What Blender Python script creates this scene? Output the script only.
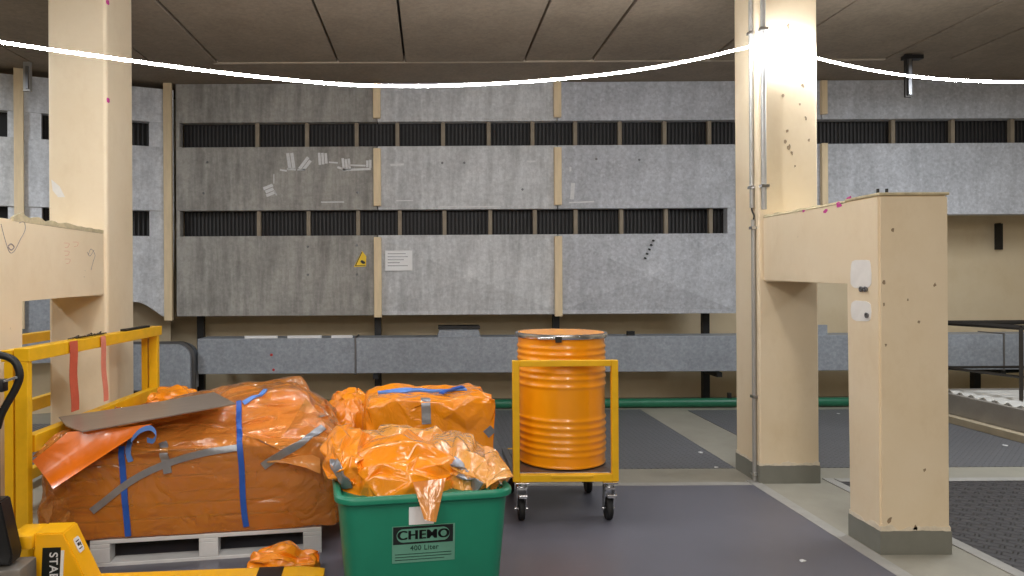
import bpy, bmesh, math, random
import numpy as np
from mathutils import Vector, Matrix, noise as mnoise
from mathutils.bvhtree import BVHTree

for o in list(bpy.data.objects):
    bpy.data.objects.remove(o)
scene = bpy.context.scene
COL = scene.collection
PI = math.pi
R = math.radians
random.seed(7)

# ------------------------------------------------------------------ camera, world, lights, exposure
F = 700.0                      # focal length in pixels of the 1024 x 576 frame
CX, CY = 430.0, 280.0          # principal point (shift lens)
ROLL = R(0.33)
CAMZ = 1.5
cam_d = bpy.data.cameras.new('camera')
cam = bpy.data.objects.new('camera', cam_d)
COL.objects.link(cam)
cam_d.sensor_fit = 'HORIZONTAL'
cam_d.sensor_width = 36.0
cam_d.lens = F * 36.0 / 1024.0
cam_d.shift_x = (512 - CX) / 1024.0
cam_d.shift_y = (CY - 288) / 1024.0
cam_d.clip_start = 0.05
cam_d.clip_end = 100
cam.matrix_world = Matrix.Translation((0, 0, CAMZ)) @ Matrix.Rotation(R(90), 4, 'X') @ Matrix.Rotation(-ROLL, 4, 'Z')
scene.camera = cam

world = bpy.data.worlds.new('world')
scene.world = world
world.use_nodes = True
bgn = world.node_tree.nodes['Background']
bgn.inputs['Color'].default_value = (0.80, 0.86, 1.0, 1)
bgn.inputs['Strength'].default_value = 0.05

def area(name, loc, rot, sx, sy, energy, color):
    d = bpy.data.lights.new(name, 'AREA')
    d.shape = 'RECTANGLE'; d.size = sx; d.size_y = sy
    d.energy = energy; d.color = color
    o = bpy.data.objects.new(name, d)
    COL.objects.link(o)
    o.location = loc; o.rotation_euler = rot
    return o
WARM = (1.0, 0.95, 0.89)
COOL = (0.90, 0.95, 1.0)
# fluorescent rows of the hall, on the ceiling above and behind the photographer; the side aisles get added fill lights
area('hall_lamp_a', (-1.5, 0.3, 3.66), (0, 0, 0), 0.35, 2.6, 84, WARM)
area('hall_lamp_b', (1.5, 0.3, 3.66), (0, 0, 0), 0.35, 2.6, 84, WARM)
area('hall_lamp_c', (0.0, -2.6, 3.2), (R(58), 0, 0), 4.0, 0.8, 75, WARM)
area('aisle_fill_left', (-5.0, 4.6, 3.66), (0, 0, 0), 0.3, 2.6, 130, COOL)  # added fill light, brightens the slanting panels on the left
area('aisle_fill_right', (5.6, 5.0, 3.66), (0, 0, 0), 0.3, 2.6, 120, COOL)  # added fill light over the tray side, no known fixture

scene.view_settings.view_transform = 'Standard'
scene.view_settings.look = 'None'
scene.view_settings.exposure = 0.0
scene.view_settings.gamma = 1.0
scene.view_settings.use_curve_mapping = False
LED_STRENGTH = 180.0

# ------------------------------------------------------------------ helpers
def unroll(px, py):
    x = px - CX; y = CY - py
    c, s = math.cos(ROLL), math.sin(ROLL)
    return (x * c + y * s) / F, (-x * s + y * c) / F

def at(px, py, Y):
    a, b = unroll(px, py)
    return Vector((a * Y, Y, CAMZ + b * Y))

def ray(px, py):
    a, b = unroll(px, py)
    return Vector((a, 1.0, b)).normalized()

ORG = Vector((0, 0, CAMZ))

def lin(c):
    return tuple(((v / 255.0) / 12.92) if v <= 10 else (((v / 255.0) + 0.055) / 1.055) ** 2.4 for v in c)

def new_mat(name):
    m = bpy.data.materials.new(name)
    m.use_nodes = True
    return m, m.node_tree.nodes, m.node_tree.links, m.node_tree.nodes['Principled BSDF']

def noise_node(N, L, scale, detail=4, rough=0.6, stretch=None, coord='Object'):
    tc = N.new('ShaderNodeTexCoord')
    src = tc.outputs[coord]
    if stretch:
        mp = N.new('ShaderNodeMapping')
        mp.inputs['Scale'].default_value = stretch
        L.new(src, mp.inputs['Vector']); src = mp.outputs['Vector']
    n = N.new('ShaderNodeTexNoise')
    n.inputs['Scale'].default_value = scale
    n.inputs['Detail'].default_value = detail
    n.inputs['Roughness'].default_value = rough
    L.new(src, n.inputs['Vector'])
    return n

def ramp(N, L, fac, stops):
    r = N.new('ShaderNodeValToRGB')
    e = r.color_ramp.elements
    while len(e) < len(stops): e.new(0.5)
    for el, (p, c) in zip(e, stops):
        el.position = p; el.color = (*c, 1) if len(c) == 3 else c
    L.new(fac, r.inputs['Fac'])
    return r

def mixc(N, L, mode, fac, a, b):
    m = N.new('ShaderNodeMix'); m.data_type = 'RGBA'; m.blend_type = mode
    if isinstance(fac, (int, float)): m.inputs[0].default_value = fac
    else: L.new(fac, m.inputs[0])
    for i, v in ((6, a), (7, b)):
        if isinstance(v, tuple): m.inputs[i].default_value = (*v, 1)
        else: L.new(v, m.inputs[i])
    return m.outputs[2]

def bump(N, L, P, h, strength=0.3, dist=0.01):
    b = N.new('ShaderNodeBump')
    b.inputs['Strength'].default_value = strength
    b.inputs['Distance'].default_value = dist
    L.new(h, b.inputs['Height'])
    L.new(b.outputs['Normal'], P.inputs['Normal'])
    return b

def mat(name, col, rough=0.5, metal=0.0, var=0.12, scale=6.0, bump_s=0.0, bscale=None, spec=0.5, coat=0.0, stretch=None):
    """plain surface with mottled colour and fine relief"""
    m, N, L, P = new_mat(name)
    c = lin(col)
    n = noise_node(N, L, scale, 6, 0.65, stretch)
    lo = tuple(v * (1 - var) for v in c); hi = tuple(min(1, v * (1 + var)) for v in c)
    r = ramp(N, L, n.outputs['Fac'], [(0.3, lo), (0.7, hi)])
    L.new(r.outputs['Color'], P.inputs['Base Color'])
    P.inputs['Roughness'].default_value = rough
    P.inputs['Metallic'].default_value = metal
    P.inputs['Specular IOR Level'].default_value = spec
    P.inputs['Coat Weight'].default_value = coat
    if bump_s:
        nb = noise_node(N, L, bscale or scale * 6, 5, 0.6)
        bump(N, L, P, nb.outputs['Fac'], bump_s)
    return m

def concrete(name, col, streak=0.35, spangle=0.0, var=0.2, rough=0.75):
    m, N, L, P = new_mat(name)
    c = lin(col)
    n1 = noise_node(N, L, 2.2, 8, 0.7, None, 'Object')
    n2 = noise_node(N, L, 3.0, 6, 0.7, (3.0, 1.0, 0.35), 'Object')       # vertical streaks
    n3 = noise_node(N, L, 26.0, 5, 0.7, None, 'Object')
    base = ramp(N, L, n1.outputs['Fac'], [(0.28, tuple(v * (1 - var) for v in c)), (0.72, tuple(min(1, v * (1 + var)) for v in c))]).outputs['Color']
    st = ramp(N, L, n2.outputs['Fac'], [(0.36, (1 - streak,) * 3), (0.58, (1, 1, 1))]).outputs['Color']
    base = mixc(N, L, 'MULTIPLY', 1.0, base, st)
    sp = ramp(N, L, n3.outputs['Fac'], [(0.35, (0.82,) * 3), (0.65, (1.12,) * 3)]).outputs['Color']
    base = mixc(N, L, 'MULTIPLY', 0.8, base, sp)
    if spangle:
        tc = N.new('ShaderNodeTexCoord')
        v = N.new('ShaderNodeTexVoronoi'); v.inputs['Scale'].default_value = 38.0
        L.new(tc.outputs['Object'], v.inputs['Vector'])
        sv = ramp(N, L, v.outputs['Color'], [(0.0, (1 - spangle,) * 3), (1.0, (1 + spangle,) * 3)]).outputs['Color']
        base = mixc(N, L, 'MULTIPLY', 1.0, base, sv)
    L.new(base, P.inputs['Base Color'])
    P.inputs['Roughness'].default_value = rough
    P.inputs['Specular IOR Level'].default_value = 0.35
    bump(N, L, P, n3.outputs['Fac'], 0.12)
    return m

def cream_paint(name, col):
    """old painted concrete: blotches, scuffs and chips"""
    m, N, L, P = new_mat(name)
    c = lin(col)
    n1 = noise_node(N, L, 1.6, 7, 0.65)
    n2 = noise_node(N, L, 9.0, 8, 0.75)
    n3 = noise_node(N, L, 4.0, 8, 0.75, (1.0, 1.0, 0.6))
    base = ramp(N, L, n1.outputs['Fac'], [(0.3, (c[0] * 0.93, c[1] * 0.90, c[2] * 0.84)), (0.7, c)]).outputs['Color']
    dirt = ramp(N, L, n3.outputs['Fac'], [(0.30, (0.78, 0.70, 0.58)), (0.5, (1, 1, 1))]).outputs['Color']
    base = mixc(N, L, 'MULTIPLY', 0.25, base, dirt)
    chip = ramp(N, L, n2.outputs['Fac'], [(0.285, (1, 1, 1)), (0.297, (0, 0, 0))]).outputs['Color']
    base = mixc(N, L, 'MIX', chip, base, (0.36, 0.30, 0.22))
    L.new(base, P.inputs['Base Color'])
    P.inputs['Roughness'].default_value = 0.55
    bump(N, L, P, n2.outputs['Fac'], 0.08)
    return m

def plastic_film(name, col, clear=0.0, tint=None, rough=0.2, crumple=0.5, cscale=7.0):
    """orange plastic sheeting: glossy, finely crumpled, more or less see-through"""
    m, N, L, P = new_mat(name)
    c = lin(col)
    n = noise_node(N, L, 3.0, 4, 0.6)
    cr = ramp(N, L, n.outputs['Fac'], [(0.3, tuple(v * 0.86 for v in c)), (0.7, tuple(min(1, v * 1.08) for v in c))])
    L.new(cr.outputs['Color'], P.inputs['Base Color'])
    P.inputs['Roughness'].default_value = rough
    P.inputs['Specular IOR Level'].default_value = 0.6
    P.inputs['Coat Weight'].default_value = 0.5
    P.inputs['Coat Roughness'].default_value = 0.12
    P.inputs['Subsurface Weight'].default_value = 0.0
    # creases: ridged noise
    tc = N.new('ShaderNodeTexCoord')
    nn = N.new('ShaderNodeTexNoise')
    nn.inputs['Scale'].default_value = cscale; nn.inputs['Detail'].default_value = 3; nn.inputs['Roughness'].default_value = 0.5
    nn.inputs['Distortion'].default_value = 1.2
    L.new(tc.outputs['Object'], nn.inputs['Vector'])
    s = N.new('ShaderNodeMath'); s.operation = 'SUBTRACT'; s.inputs[1].default_value = 0.5
    a = N.new('ShaderNodeMath'); a.operation = 'ABSOLUTE'
    L.new(nn.outputs['Fac'], s.inputs[0]); L.new(s.outputs[0], a.inputs[0])
    bump(N, L, P, a.outputs[0], crumple, 0.06)
    if clear > 0:
        out = N['Material Output']
        tr = N.new('ShaderNodeBsdfTransparent')
        tr.inputs['Color'].default_value = (*(tint or c), 1)
        mx = N.new('ShaderNodeMixShader'); mx.inputs[0].default_value = clear
        L.new(P.outputs[0], mx.inputs[1]); L.new(tr.outputs[0], mx.inputs[2])
        gl = N.new('ShaderNodeBsdfGlossy'); gl.inputs['Roughness'].default_value = 0.13
        gl.inputs['Color'].default_value = (1, 1, 1, 1)
        bn = [x for x in N if x.bl_idname == 'ShaderNodeBump'][0]
        L.new(bn.outputs['Normal'], gl.inputs['Normal'])
        fr = N.new('ShaderNodeFresnel'); fr.inputs['IOR'].default_value = 1.42
        L.new(bn.outputs['Normal'], fr.inputs['Normal'])
        mg = N.new('ShaderNodeMixShader')
        L.new(fr.outputs[0], mg.inputs[0]); L.new(mx.outputs[0], mg.inputs[1]); L.new(gl.outputs[0], mg.inputs[2])
        L.new(mg.outputs[0], out.inputs['Surface'])
    return m

def emit_mat(name, col, strength):
    m, N, L, P = new_mat(name)
    P.inputs['Base Color'].default_value = (0.9, 0.9, 0.9, 1)
    P.inputs['Emission Color'].default_value = (*col, 1)
    P.inputs['Emission Strength'].default_value = strength
    return m

# ---- geometry
def add_box(bm, x0, x1, y0, y1, z0, z1, bev=0.0, M=None):
    vs = [Vector((x, y, z)) for x in (x0, x1) for y in (y0, y1) for z in (z0, z1)]
    if M is not None: vs = [M @ v for v in vs]
    b = [bm.verts.new(v) for v in vs]
    fs = [bm.faces.new([b[i] for i in q]) for q in ((0, 1, 3, 2), (4, 6, 7, 5), (0, 4, 5, 1), (2, 3, 7, 6), (0, 2, 6, 4), (1, 5, 7, 3))]
    if bev:
        es = set(e for f in fs for e in f.edges)
        bmesh.ops.bevel(bm, geom=list(es), offset=bev, segments=2, profile=0.5, affect='EDGES')
    return b

def add_prism(bm, prof, axis_pts, M=None):
    """polygon prof (list of 3d points) extruded by vector axis_pts"""
    a = [bm.verts.new((M @ Vector(p)) if M is not None else Vector(p)) for p in prof]
    b = [bm.verts.new((M @ (Vector(p) + Vector(axis_pts))) if M is not None else Vector(p) + Vector(axis_pts)) for p in prof]
    n = len(a)
    bm.faces.new(a); bm.faces.new(b[::-1])
    for i in range(n):
        bm.faces.new([a[i], b[i], b[(i + 1) % n], a[(i + 1) % n]])

def add_tube(bm, pts, r, seg=10, cap=True):
    pts = [Vector(p) for p in pts]
    rs = r if isinstance(r, (list, tuple)) else [r] * len(pts)
    rings = []
    up = None
    for i, p in enumerate(pts):
        if i == 0: t = pts[1] - pts[0]
        elif i == len(pts) - 1: t = pts[-1] - pts[-2]
        else: t = (pts[i + 1] - p).normalized() + (p - pts[i - 1]).normalized()
        t.normalize()
        if up is None:
            up = Vector((0, 0, 1)) if abs(t.z) < 0.9 else Vector((1, 0, 0))
        a = t.cross(up).normalized(); b = a.cross(t).normalized(); up = b
        rings.append([bm.verts.new(p + (a * math.cos(2 * PI * k / seg) + b * math.sin(2 * PI * k / seg)) * rs[i]) for k in range(seg)])
    for A, B in zip(rings, rings[1:]):
        for k in range(seg):
            bm.faces.new([A[k], A[(k + 1) % seg], B[(k + 1) % seg], B[k]])
    if cap:
        bm.faces.new(rings[0][::-1]); bm.faces.new(rings[-1])

def add_lathe(bm, prof, seg=48, c=(0, 0, 0), cap=True):
    c = Vector(c); rings = []
    for r, z in prof:
        rings.append([bm.verts.new(c + Vector((r * math.cos(2 * PI * k / seg), r * math.sin(2 * PI * k / seg), z))) for k in range(seg)])
    for A, B in zip(rings, rings[1:]):
        for k in range(seg):
            bm.faces.new([A[k], A[(k + 1) % seg], B[(k + 1) % seg], B[k]])
    if cap:
        bm.faces.new(rings[0][::-1]); bm.faces.new(rings[-1])

def smooth_pts(pts, n=8):
    """Catmull-Rom through pts"""
    P = [Vector(p) for p in pts]
    P = [P[0] * 2 - P[1]] + P + [P[-1] * 2 - P[-2]]
    out = []
    for i in range(1, len(P) - 2):
        for k in range(n):
            t = k / n
            a, b, c, d = P[i - 1], P[i], P[i + 1], P[i + 2]
            out.append(0.5 * ((2 * b) + (c - a) * t + (2 * a - 5 * b + 4 * c - d) * t * t + (3 * b - a - 3 * c + d) * t ** 3))
    out.append(P[-2])
    return out

def tag(o, label=None, cat=None, group=None, kind=None):
    if label: o['label'] = label
    if cat: o['category'] = cat
    if group: o['group'] = group
    if kind: o['kind'] = kind
    return o

def thing(name, label, cat, loc=(0, 0, 0), rz=0.0, group=None, kind=None):
    o = bpy.data.objects.new(name, None)
    o.empty_display_size = 0.1
    COL.objects.link(o)
    o.matrix_world = Matrix.Translation(loc) @ Matrix.Rotation(rz, 4, 'Z')
    o.location = loc; o.rotation_euler = (0, 0, rz)
    WM[o.name] = Matrix.Translation(loc) @ Matrix.Rotation(rz, 4, 'Z')
    return tag(o, label, cat, group, kind)
WM = {}

def obj(name, bm, m, parent=None, smooth=False, local=False, label=None):
    """link a bmesh as one object. bm is in world space unless local (then in the parent's space)"""
    me = bpy.data.meshes.new(name)
    bmesh.ops.recalc_face_normals(bm, faces=bm.faces)
    bm.to_mesh(me); bm.free()
    me.materials.append(m)
    o = bpy.data.objects.new(name, me)
    COL.objects.link(o)
    if smooth:
        me.shade_smooth()
        if smooth == 'auto':
            me.set_sharp_from_angle(angle=R(38))
    if parent is not None:
        o.parent = parent
        PW = WM[parent.name]
        if local:
            WM[o.name] = PW.copy()
        else:
            co = [v.co.copy() for v in me.vertices]
            lo = Vector((min(c.x for c in co), min(c.y for c in co), min(c.z for c in co)))
            hi = Vector((max(c.x for c in co), max(c.y for c in co), max(c.z for c in co)))
            base = (lo + hi) / 2
            T = PW.inverted() @ Matrix.Translation(base)
            me.transform(Matrix.Translation(-base))
            rot = PW.to_3x3().to_4x4()
            me.transform(rot.inverted())
            o.location = T.translation
            WM[o.name] = PW @ Matrix.Translation(o.location)
    else:
        co = [v.co.copy() for v in me.vertices]
        lo = Vector((min(c.x for c in co), min(c.y for c in co), min(c.z for c in co)))
        hi = Vector((max(c.x for c in co), max(c.y for c in co), max(c.z for c in co)))
        base = Vector(((lo.x + hi.x) / 2, (lo.y + hi.y) / 2, lo.z))
        me.transform(Matrix.Translation(-base))
        o.location = base
        WM[o.name] = Matrix.Translation(base)
    if label: o['label'] = label
    return o

def boxo(name, x0, x1, y0, y1, z0, z1, m, parent=None, bev=0.0, local=False, smooth=False):
    bm = bmesh.new(); add_box(bm, x0, x1, y0, y1, z0, z1, bev)
    return obj(name, bm, m, parent, smooth, local)

def tubeo(name, pts, r, m, parent=None, seg=10, local=False):
    bm = bmesh.new(); add_tube(bm, pts, r, seg)
    return obj(name, bm, m, parent, 'auto', local)

def share(src, name, loc, parent=None):
    """another object with the same mesh; loc in the parent's space"""
    o = bpy.data.objects.new(name, src.data)
    COL.objects.link(o)
    o.parent = parent
    o.location = loc
    return o

def text_bm(s, size, depth=0.001, bold=0.0):
    cu = bpy.data.curves.new('lettering', 'FONT')
    cu.body = s; cu.size = size; cu.extrude = depth; cu.offset = bold
    cu.space_character = 1.08; cu.align_x = 'CENTER'; cu.align_y = 'CENTER'
    o = bpy.data.objects.new('lettering', cu)
    COL.objects.link(o)
    dg = bpy.context.evaluated_depsgraph_get()
    me = o.evaluated_get(dg).to_mesh()
    bm = bmesh.new(); bm.from_mesh(me)
    o.evaluated_get(dg).to_mesh_clear()
    bpy.data.objects.remove(o); bpy.data.curves.remove(cu)
    return bm

def patch(name, corners, m, parent=None, nu=12, nv=12, bulge=0.0, thick=0.004, wob=0.0, seed=0, nrm=None):
    """curved sheet spanned between four corners with thickness"""
    A, B, C, D = [Vector(c) for c in corners]
    n = nrm or (B - A).cross(D - A).normalized()
    bm = bmesh.new(); g = []
    for j in range(nv + 1):
        row = []
        for i in range(nu + 1):
            u, v = i / nu, j / nv
            p = A * (1 - u) * (1 - v) + B * u * (1 - v) + C * u * v + D * (1 - u) * v
            q = p * 7 + Vector((seed * 3.1, seed, 0))
            p = p + n * (bulge * 4 * u * (1 - u) * 1.0 * (0.4 + 0.6 * v) + wob * (mnoise.noise(q) + 0.5 * abs(mnoise.noise(q * 2.3))))
            row.append(p)
        g.append(row)
    top = [[bm.verts.new(p + n * thick / 2) for p in r] for r in g]
    bot = [[bm.verts.new(p - n * thick / 2) for p in r] for r in g]
    for j in range(nv):
        for i in range(nu):
            bm.faces.new([top[j][i], top[j][i + 1], top[j + 1][i + 1], top[j + 1][i]])
            bm.faces.new([bot[j][i], bot[j + 1][i], bot[j + 1][i + 1], bot[j][i + 1]])
    for i in range(nu):
        bm.faces.new([top[0][i], bot[0][i], bot[0][i + 1], top[0][i + 1]])
        bm.faces.new([top[nv][i], top[nv][i + 1], bot[nv][i + 1], bot[nv][i]])
    for j in range(nv):
        bm.faces.new([top[j][0], top[j + 1][0], bot[j + 1][0], bot[j][0]])
        bm.faces.new([top[j][nu], bot[j][nu], bot[j + 1][nu], top[j + 1][nu]])
    return obj(name, bm, m, parent, 'auto')

# ---- wrapped plastic: a film with excess length settles on a solid core
def sd_box(c, h, rz, r):
    c = np.array(c, float); h = np.array(h, float) - r
    cs, sn = math.cos(rz), math.sin(rz)
    def f(P):
        q = P - c
        x = q[:, 0] * cs + q[:, 1] * sn
        y = -q[:, 0] * sn + q[:, 1] * cs
        q = np.abs(np.stack([x, y, q[:, 2]], 1)) - h
        return np.linalg.norm(np.maximum(q, 0), axis=1) + np.minimum(q.max(1), 0) - r
    return f

def sd_ell(c, h, rz=0.0, ry=0.0):
    c = np.array(c, float); h = np.array(h, float)
    M = np.array(Matrix.Rotation(rz, 3, 'Z') @ Matrix.Rotation(ry, 3, 'Y'))
    def f(P):
        q = (P - c) @ M
        k0 = np.linalg.norm(q / h, axis=1)
        k1 = np.linalg.norm(q / h ** 2, axis=1) + 1e-9
        return k0 * (k0 - 1) / k1
    return f

def sd_union(fs, k=0.03):
    def f(P):
        d = fs[0](P)
        for g in fs[1:]:
            e = g(P)
            h = np.clip(0.5 + 0.5 * (e - d) / k, 0, 1)
            d = e * (1 - h) + d * h - k * h * (1 - h)
        return d
    return f

def grad(f, P, e=0.002):
    g = np.stack([f(P + np.eye(3)[i] * e) - f(P - np.eye(3)[i] * e) for i in range(3)], 1)
    return g / (np.linalg.norm(g, axis=1, keepdims=True) + 1e-9)

def cube_sphere(n):
    idx = {}; V = []; Fc = []
    def vid(p):
        k = tuple(round(c * 4 * n) for c in p)
        if k not in idx:
            idx[k] = len(V); V.append(p)
        return idx[k]
    for ax in range(3):
        for s in (-1, 1):
            for i in range(n):
                for j in range(n):
                    q = []
                    for (a, b) in ((i, j), (i + 1, j), (i + 1, j + 1), (i, j + 1)):
                        p = [0, 0, 0]
                        p[ax] = s
                        p[(ax + 1) % 3] = (2 * a / n - 1); p[(ax + 2) % 3] = (2 * b / n - 1)
                        q.append(vid(tuple(p)))
                    Fc.append(q if s > 0 else q[::-1])
    return np.array(V, float), Fc

def sd_planes(pl):
    """convex solid from (point, outward normal) planes"""
    P0_ = np.array([tuple(p) for p, n in pl]); N_ = np.array([tuple(n.normalized()) for p, n in pl])
    def f(P):
        return np.max([(P - P0_[i]) @ N_[i] for i in range(len(pl))], axis=0)
    return f

def tri_split(X, T):
    E = np.sort(np.vstack([T[:, [0, 1]], T[:, [1, 2]], T[:, [2, 0]]]), axis=1)
    U, inv = np.unique(E, axis=0, return_inverse=True)
    inv = inv.reshape(-1)
    m = len(T); n = len(X)
    a, b, c = n + inv[:m], n + inv[m:2 * m], n + inv[2 * m:]
    mid = (X[U[:, 0]] + X[U[:, 1]]) / 2
    ln = np.linalg.norm(X[U[:, 0]] - X[U[:, 1]], axis=1)
    T2 = np.vstack([np.stack([T[:, 0], a, c], 1), np.stack([a, T[:, 1], b], 1), np.stack([c, b, T[:, 2]], 1), np.stack([a, b, c], 1)])
    return X, mid, ln, T2

def tri_normals(X, T):
    nf = np.cross(X[T[:, 1]] - X[T[:, 0]], X[T[:, 2]] - X[T[:, 0]])
    N = np.zeros_like(X)
    for c in range(3): np.add.at(N, T[:, c], nf)
    return N / (np.linalg.norm(N, axis=1, keepdims=True) + 1e-12)

def film_mesh(sdf, c, h, rz=0.0, n=12, jt=0.35, jn=0.03, seed=0, eps=0.004, mult=None, fold=0.07, levels=2, soft=1, floor=None):
    """plastic sheeting pulled round a core: flat facets meeting in sharp, straight folds"""
    V, Fc = cube_sphere(n)
    cs, sn = math.cos(rz), math.sin(rz)
    W = V * np.array(h)
    W = np.stack([W[:, 0] * cs - W[:, 1] * sn, W[:, 0] * sn + W[:, 1] * cs, W[:, 2]], 1) + np.array(c)
    rng = np.random.RandomState(seed)
    cell = 2 * np.array(h) / n
    for k in range(16):
        d = sdf(W)
        W = W - grad(sdf, W) * (d - eps)[:, None] * 0.8
        if k == 8: W = W + (rng.rand(*W.shape) - 0.5) * 2 * jt * cell
    mu = np.ones(len(W)) if mult is None else mult(W)
    W = W + grad(sdf, W) * (rng.rand(len(W)) ** 1.5 * jn * mu)[:, None]
    T = []
    for q in Fc:
        if rng.rand() < 0.5: T += [[q[0], q[1], q[2]], [q[0], q[2], q[3]]]
        else: T += [[q[0], q[1], q[3]], [q[1], q[2], q[3]]]
    T = np.array(T); X = W
    for lv in range(levels):
        N = tri_normals(X, T)
        X, mid, ln, T = tri_split(X, T)
        if lv < 2:
            nn = grad(sdf, mid)
            mm = np.ones(len(mid)) if mult is None else mult(mid)
            mid = mid + nn * ((rng.rand(len(mid)) - 0.35) * ln * fold * (1 if lv == 0 else 0.5) * mm)[:, None]
        X = np.vstack([X, mid])
    d = sdf(X); m1 = d < eps
    if m1.any(): X[m1] += grad(sdf, X[m1]) * (eps - d[m1])[:, None]
    E = np.unique(np.sort(np.vstack([T[:, [0, 1]], T[:, [1, 2]], T[:, [2, 0]]]), axis=1), axis=0)
    a, b = E[:, 0], E[:, 1]; NV = len(X)
    val = np.bincount(a, minlength=NV) + np.bincount(b, minlength=NV)
    for _ in range(soft):
        av = np.stack([(np.bincount(a, X[b, i], NV) + np.bincount(b, X[a, i], NV)) / val for i in range(3)], 1)
        X = X + 0.4 * (av - X)
    if floor is not None: X[:, 2] = np.maximum(X[:, 2], floor)
    return X, [tuple(int(i) for i in t) for t in T]

def film_obj(name, X, Fc, m, parent):
    me = bpy.data.meshes.new(name)
    base = X.mean(0)
    PW = WM[parent.name] if parent else Matrix.Identity(4)
    me.from_pydata([tuple(p - base) for p in X], [], Fc)
    me.materials.append(m)
    me.shade_smooth()
    o = bpy.data.objects.new(name, me); COL.objects.link(o)
    if parent is not None:
        rot = PW.to_3x3().to_4x4()
        me.transform(rot.inverted())
        o.parent = parent
        o.location = PW.inverted() @ Vector(base)
        WM[o.name] = PW @ Matrix.Translation(o.location)
    else:
        o.location = base
        WM[o.name] = Matrix.Translation(base)
    return o, BVHTree.FromPolygons([Vector(p) for p in X], Fc)

def band(name, bvh, pts, width, m, parent, lift=0.004, n=26, na=5, dirs=None, label=None):
    """tape or strap laid on a surface. pts = world points; each is dropped onto the surface along dirs (or nearest)"""
    P = []
    for i in range(len(pts) - 1):
        k = max(2, int(n / (len(pts) - 1)))
        for j in range(k): P.append(Vector(pts[i]).lerp(Vector(pts[i + 1]), j / k))
    P.append(Vector(pts[-1]))
    S = []
    for p in P:
        loc, nr, i, d = bvh.find_nearest(p)
        S.append((loc, nr))
    for _ in range(2):
        S2 = list(S)
        for i in range(1, len(S) - 1):
            S2[i] = ((S[i - 1][0] + S[i][0] * 2 + S[i + 1][0]) / 4, (S[i - 1][1] + S[i][1] + S[i + 1][1]).normalized())
        S = S2
    bm = bmesh.new(); T = []; B = []
    for i, (p, nr) in enumerate(S):
        t = (S[min(i + 1, len(S) - 1)][0] - S[max(i - 1, 0)][0]).normalized()
        side = t.cross(nr).normalized()
        rt = []; rb = []
        for k in range(na):
            q = p + side * width * (k / (na - 1) - 0.5)
            loc, n2, ii, d = bvh.find_nearest(q)
            if (loc - q).length > width * 0.6: loc = q
            rt.append(bm.verts.new(loc * 0.6 + q * 0.4 + nr * (lift + 0.003))); rb.append(bm.verts.new(loc * 0.6 + q * 0.4 + nr * (lift - 0.006)))
        T.append(rt); B.append(rb)
    for i in range(len(T) - 1):
        for k in range(na - 1):
            bm.faces.new([T[i][k], T[i][k + 1], T[i + 1][k + 1], T[i + 1][k]])
            bm.faces.new([B[i][k], B[i + 1][k], B[i + 1][k + 1], B[i][k + 1]])
        bm.faces.new([T[i][0], T[i + 1][0], B[i + 1][0], B[i][0]])
        bm.faces.new([T[i][-1], B[i][-1], B[i + 1][-1], T[i + 1][-1]])
    bm.faces.new(T[0] + B[0][::-1]); bm.faces.new(T[-1][::-1] + B[-1])
    return obj(name, bm, m, parent, 'auto', label=label)

def seen(bvh, px, py, back=4.0):
    """point of a wrapped surface under a pixel of the photograph"""
    d = ray(px, py)
    h = bvh.ray_cast(ORG, d)
    return h[0] if h[0] is not None else ORG + d * (back / d.y)

# ------------------------------------------------------------------ materials
M_CREAM = cream_paint('cream_pillar_paint', (238, 221, 192))
M_BEIGE = cream_paint('beige_wall_paint', (224, 207, 176))
M_CEIL = concrete('ceiling_concrete', (138, 124, 107), 0.0, 0, 0.16, 0.7)
M_CONC_A = concrete('stained_concrete', (164, 161, 155), 0.34, 0, 0.24)
M_CONC_B = concrete('pale_concrete', (204, 205, 206), 0.24, 0.05, 0.20)
M_GALV = concrete('blue_grey_panel', (190, 192, 197), 0.14, 0.12, 0.18, 0.6)
M_GALV_L = concrete('light_blue_panel', (214, 217, 222), 0.2, 0.06, 0.22, 0.6)
M_DUCT = concrete('galvanised_duct', (150, 155, 162), 0.05, 0.10, 0.10, 0.5)
M_BLACK = mat('black_paint', (20, 20, 21), 0.5, 0, 0.1)
M_SLOT = mat('dark_slot_paint', (34, 33, 33), 0.8, 0, 0.1)
M_FIN = mat('dark_grille_metal', (48, 46, 46), 0.6, 0, 0.2)
M_WOOD = mat('pale_wood_batten', (226, 204, 166), 0.6, 0, 0.1, 8, 0.1, 40, stretch=(3, 3, 0.4))
M_POST = mat('slot_post_paint', (142, 130, 112), 0.7, 0, 0.15)
M_BASE = mat('grey_skirting_paint', (126, 126, 117), 0.6, 0, 0.08, 5)
M_SLAB = mat('olive_floor_paint', (150, 146, 133), 0.55, 0, 0.10, 3, 0.05, 30)
M_TAPE_F = mat('worn_floor_tape', (160, 158, 153), 0.5, 0, 0.12, 9)
M_STEEL = mat('grey_steel', (128, 128, 130), 0.38, 0.85, 0.12, 4)
M_DSTEEL = mat('dark_steel', (58, 54, 50), 0.45, 0.5, 0.15, 6)
M_CHROME = mat('zinc_plated', (205, 206, 208), 0.25, 0.95, 0.06)
M_YEL = mat('yellow_frame_paint', (240, 184, 18), 0.42, 0, 0.08, 9, 0.05, 60)
M_YJACK = mat('yellow_jack_paint', (244, 180, 22), 0.35, 0, 0.06, 7, coat=0.2)
M_DRUM = mat('orange_drum_paint', (255, 160, 12), 0.28, 0, 0.04, 3, coat=0.3)
M_GREEN = mat('green_tub_plastic', (26, 128, 98), 0.42, 0, 0.07, 5, 0.03, 80)
M_GPIPE = mat('green_pipe_paint', (36, 106, 78), 0.4, 0, 0.1, 6)
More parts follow.
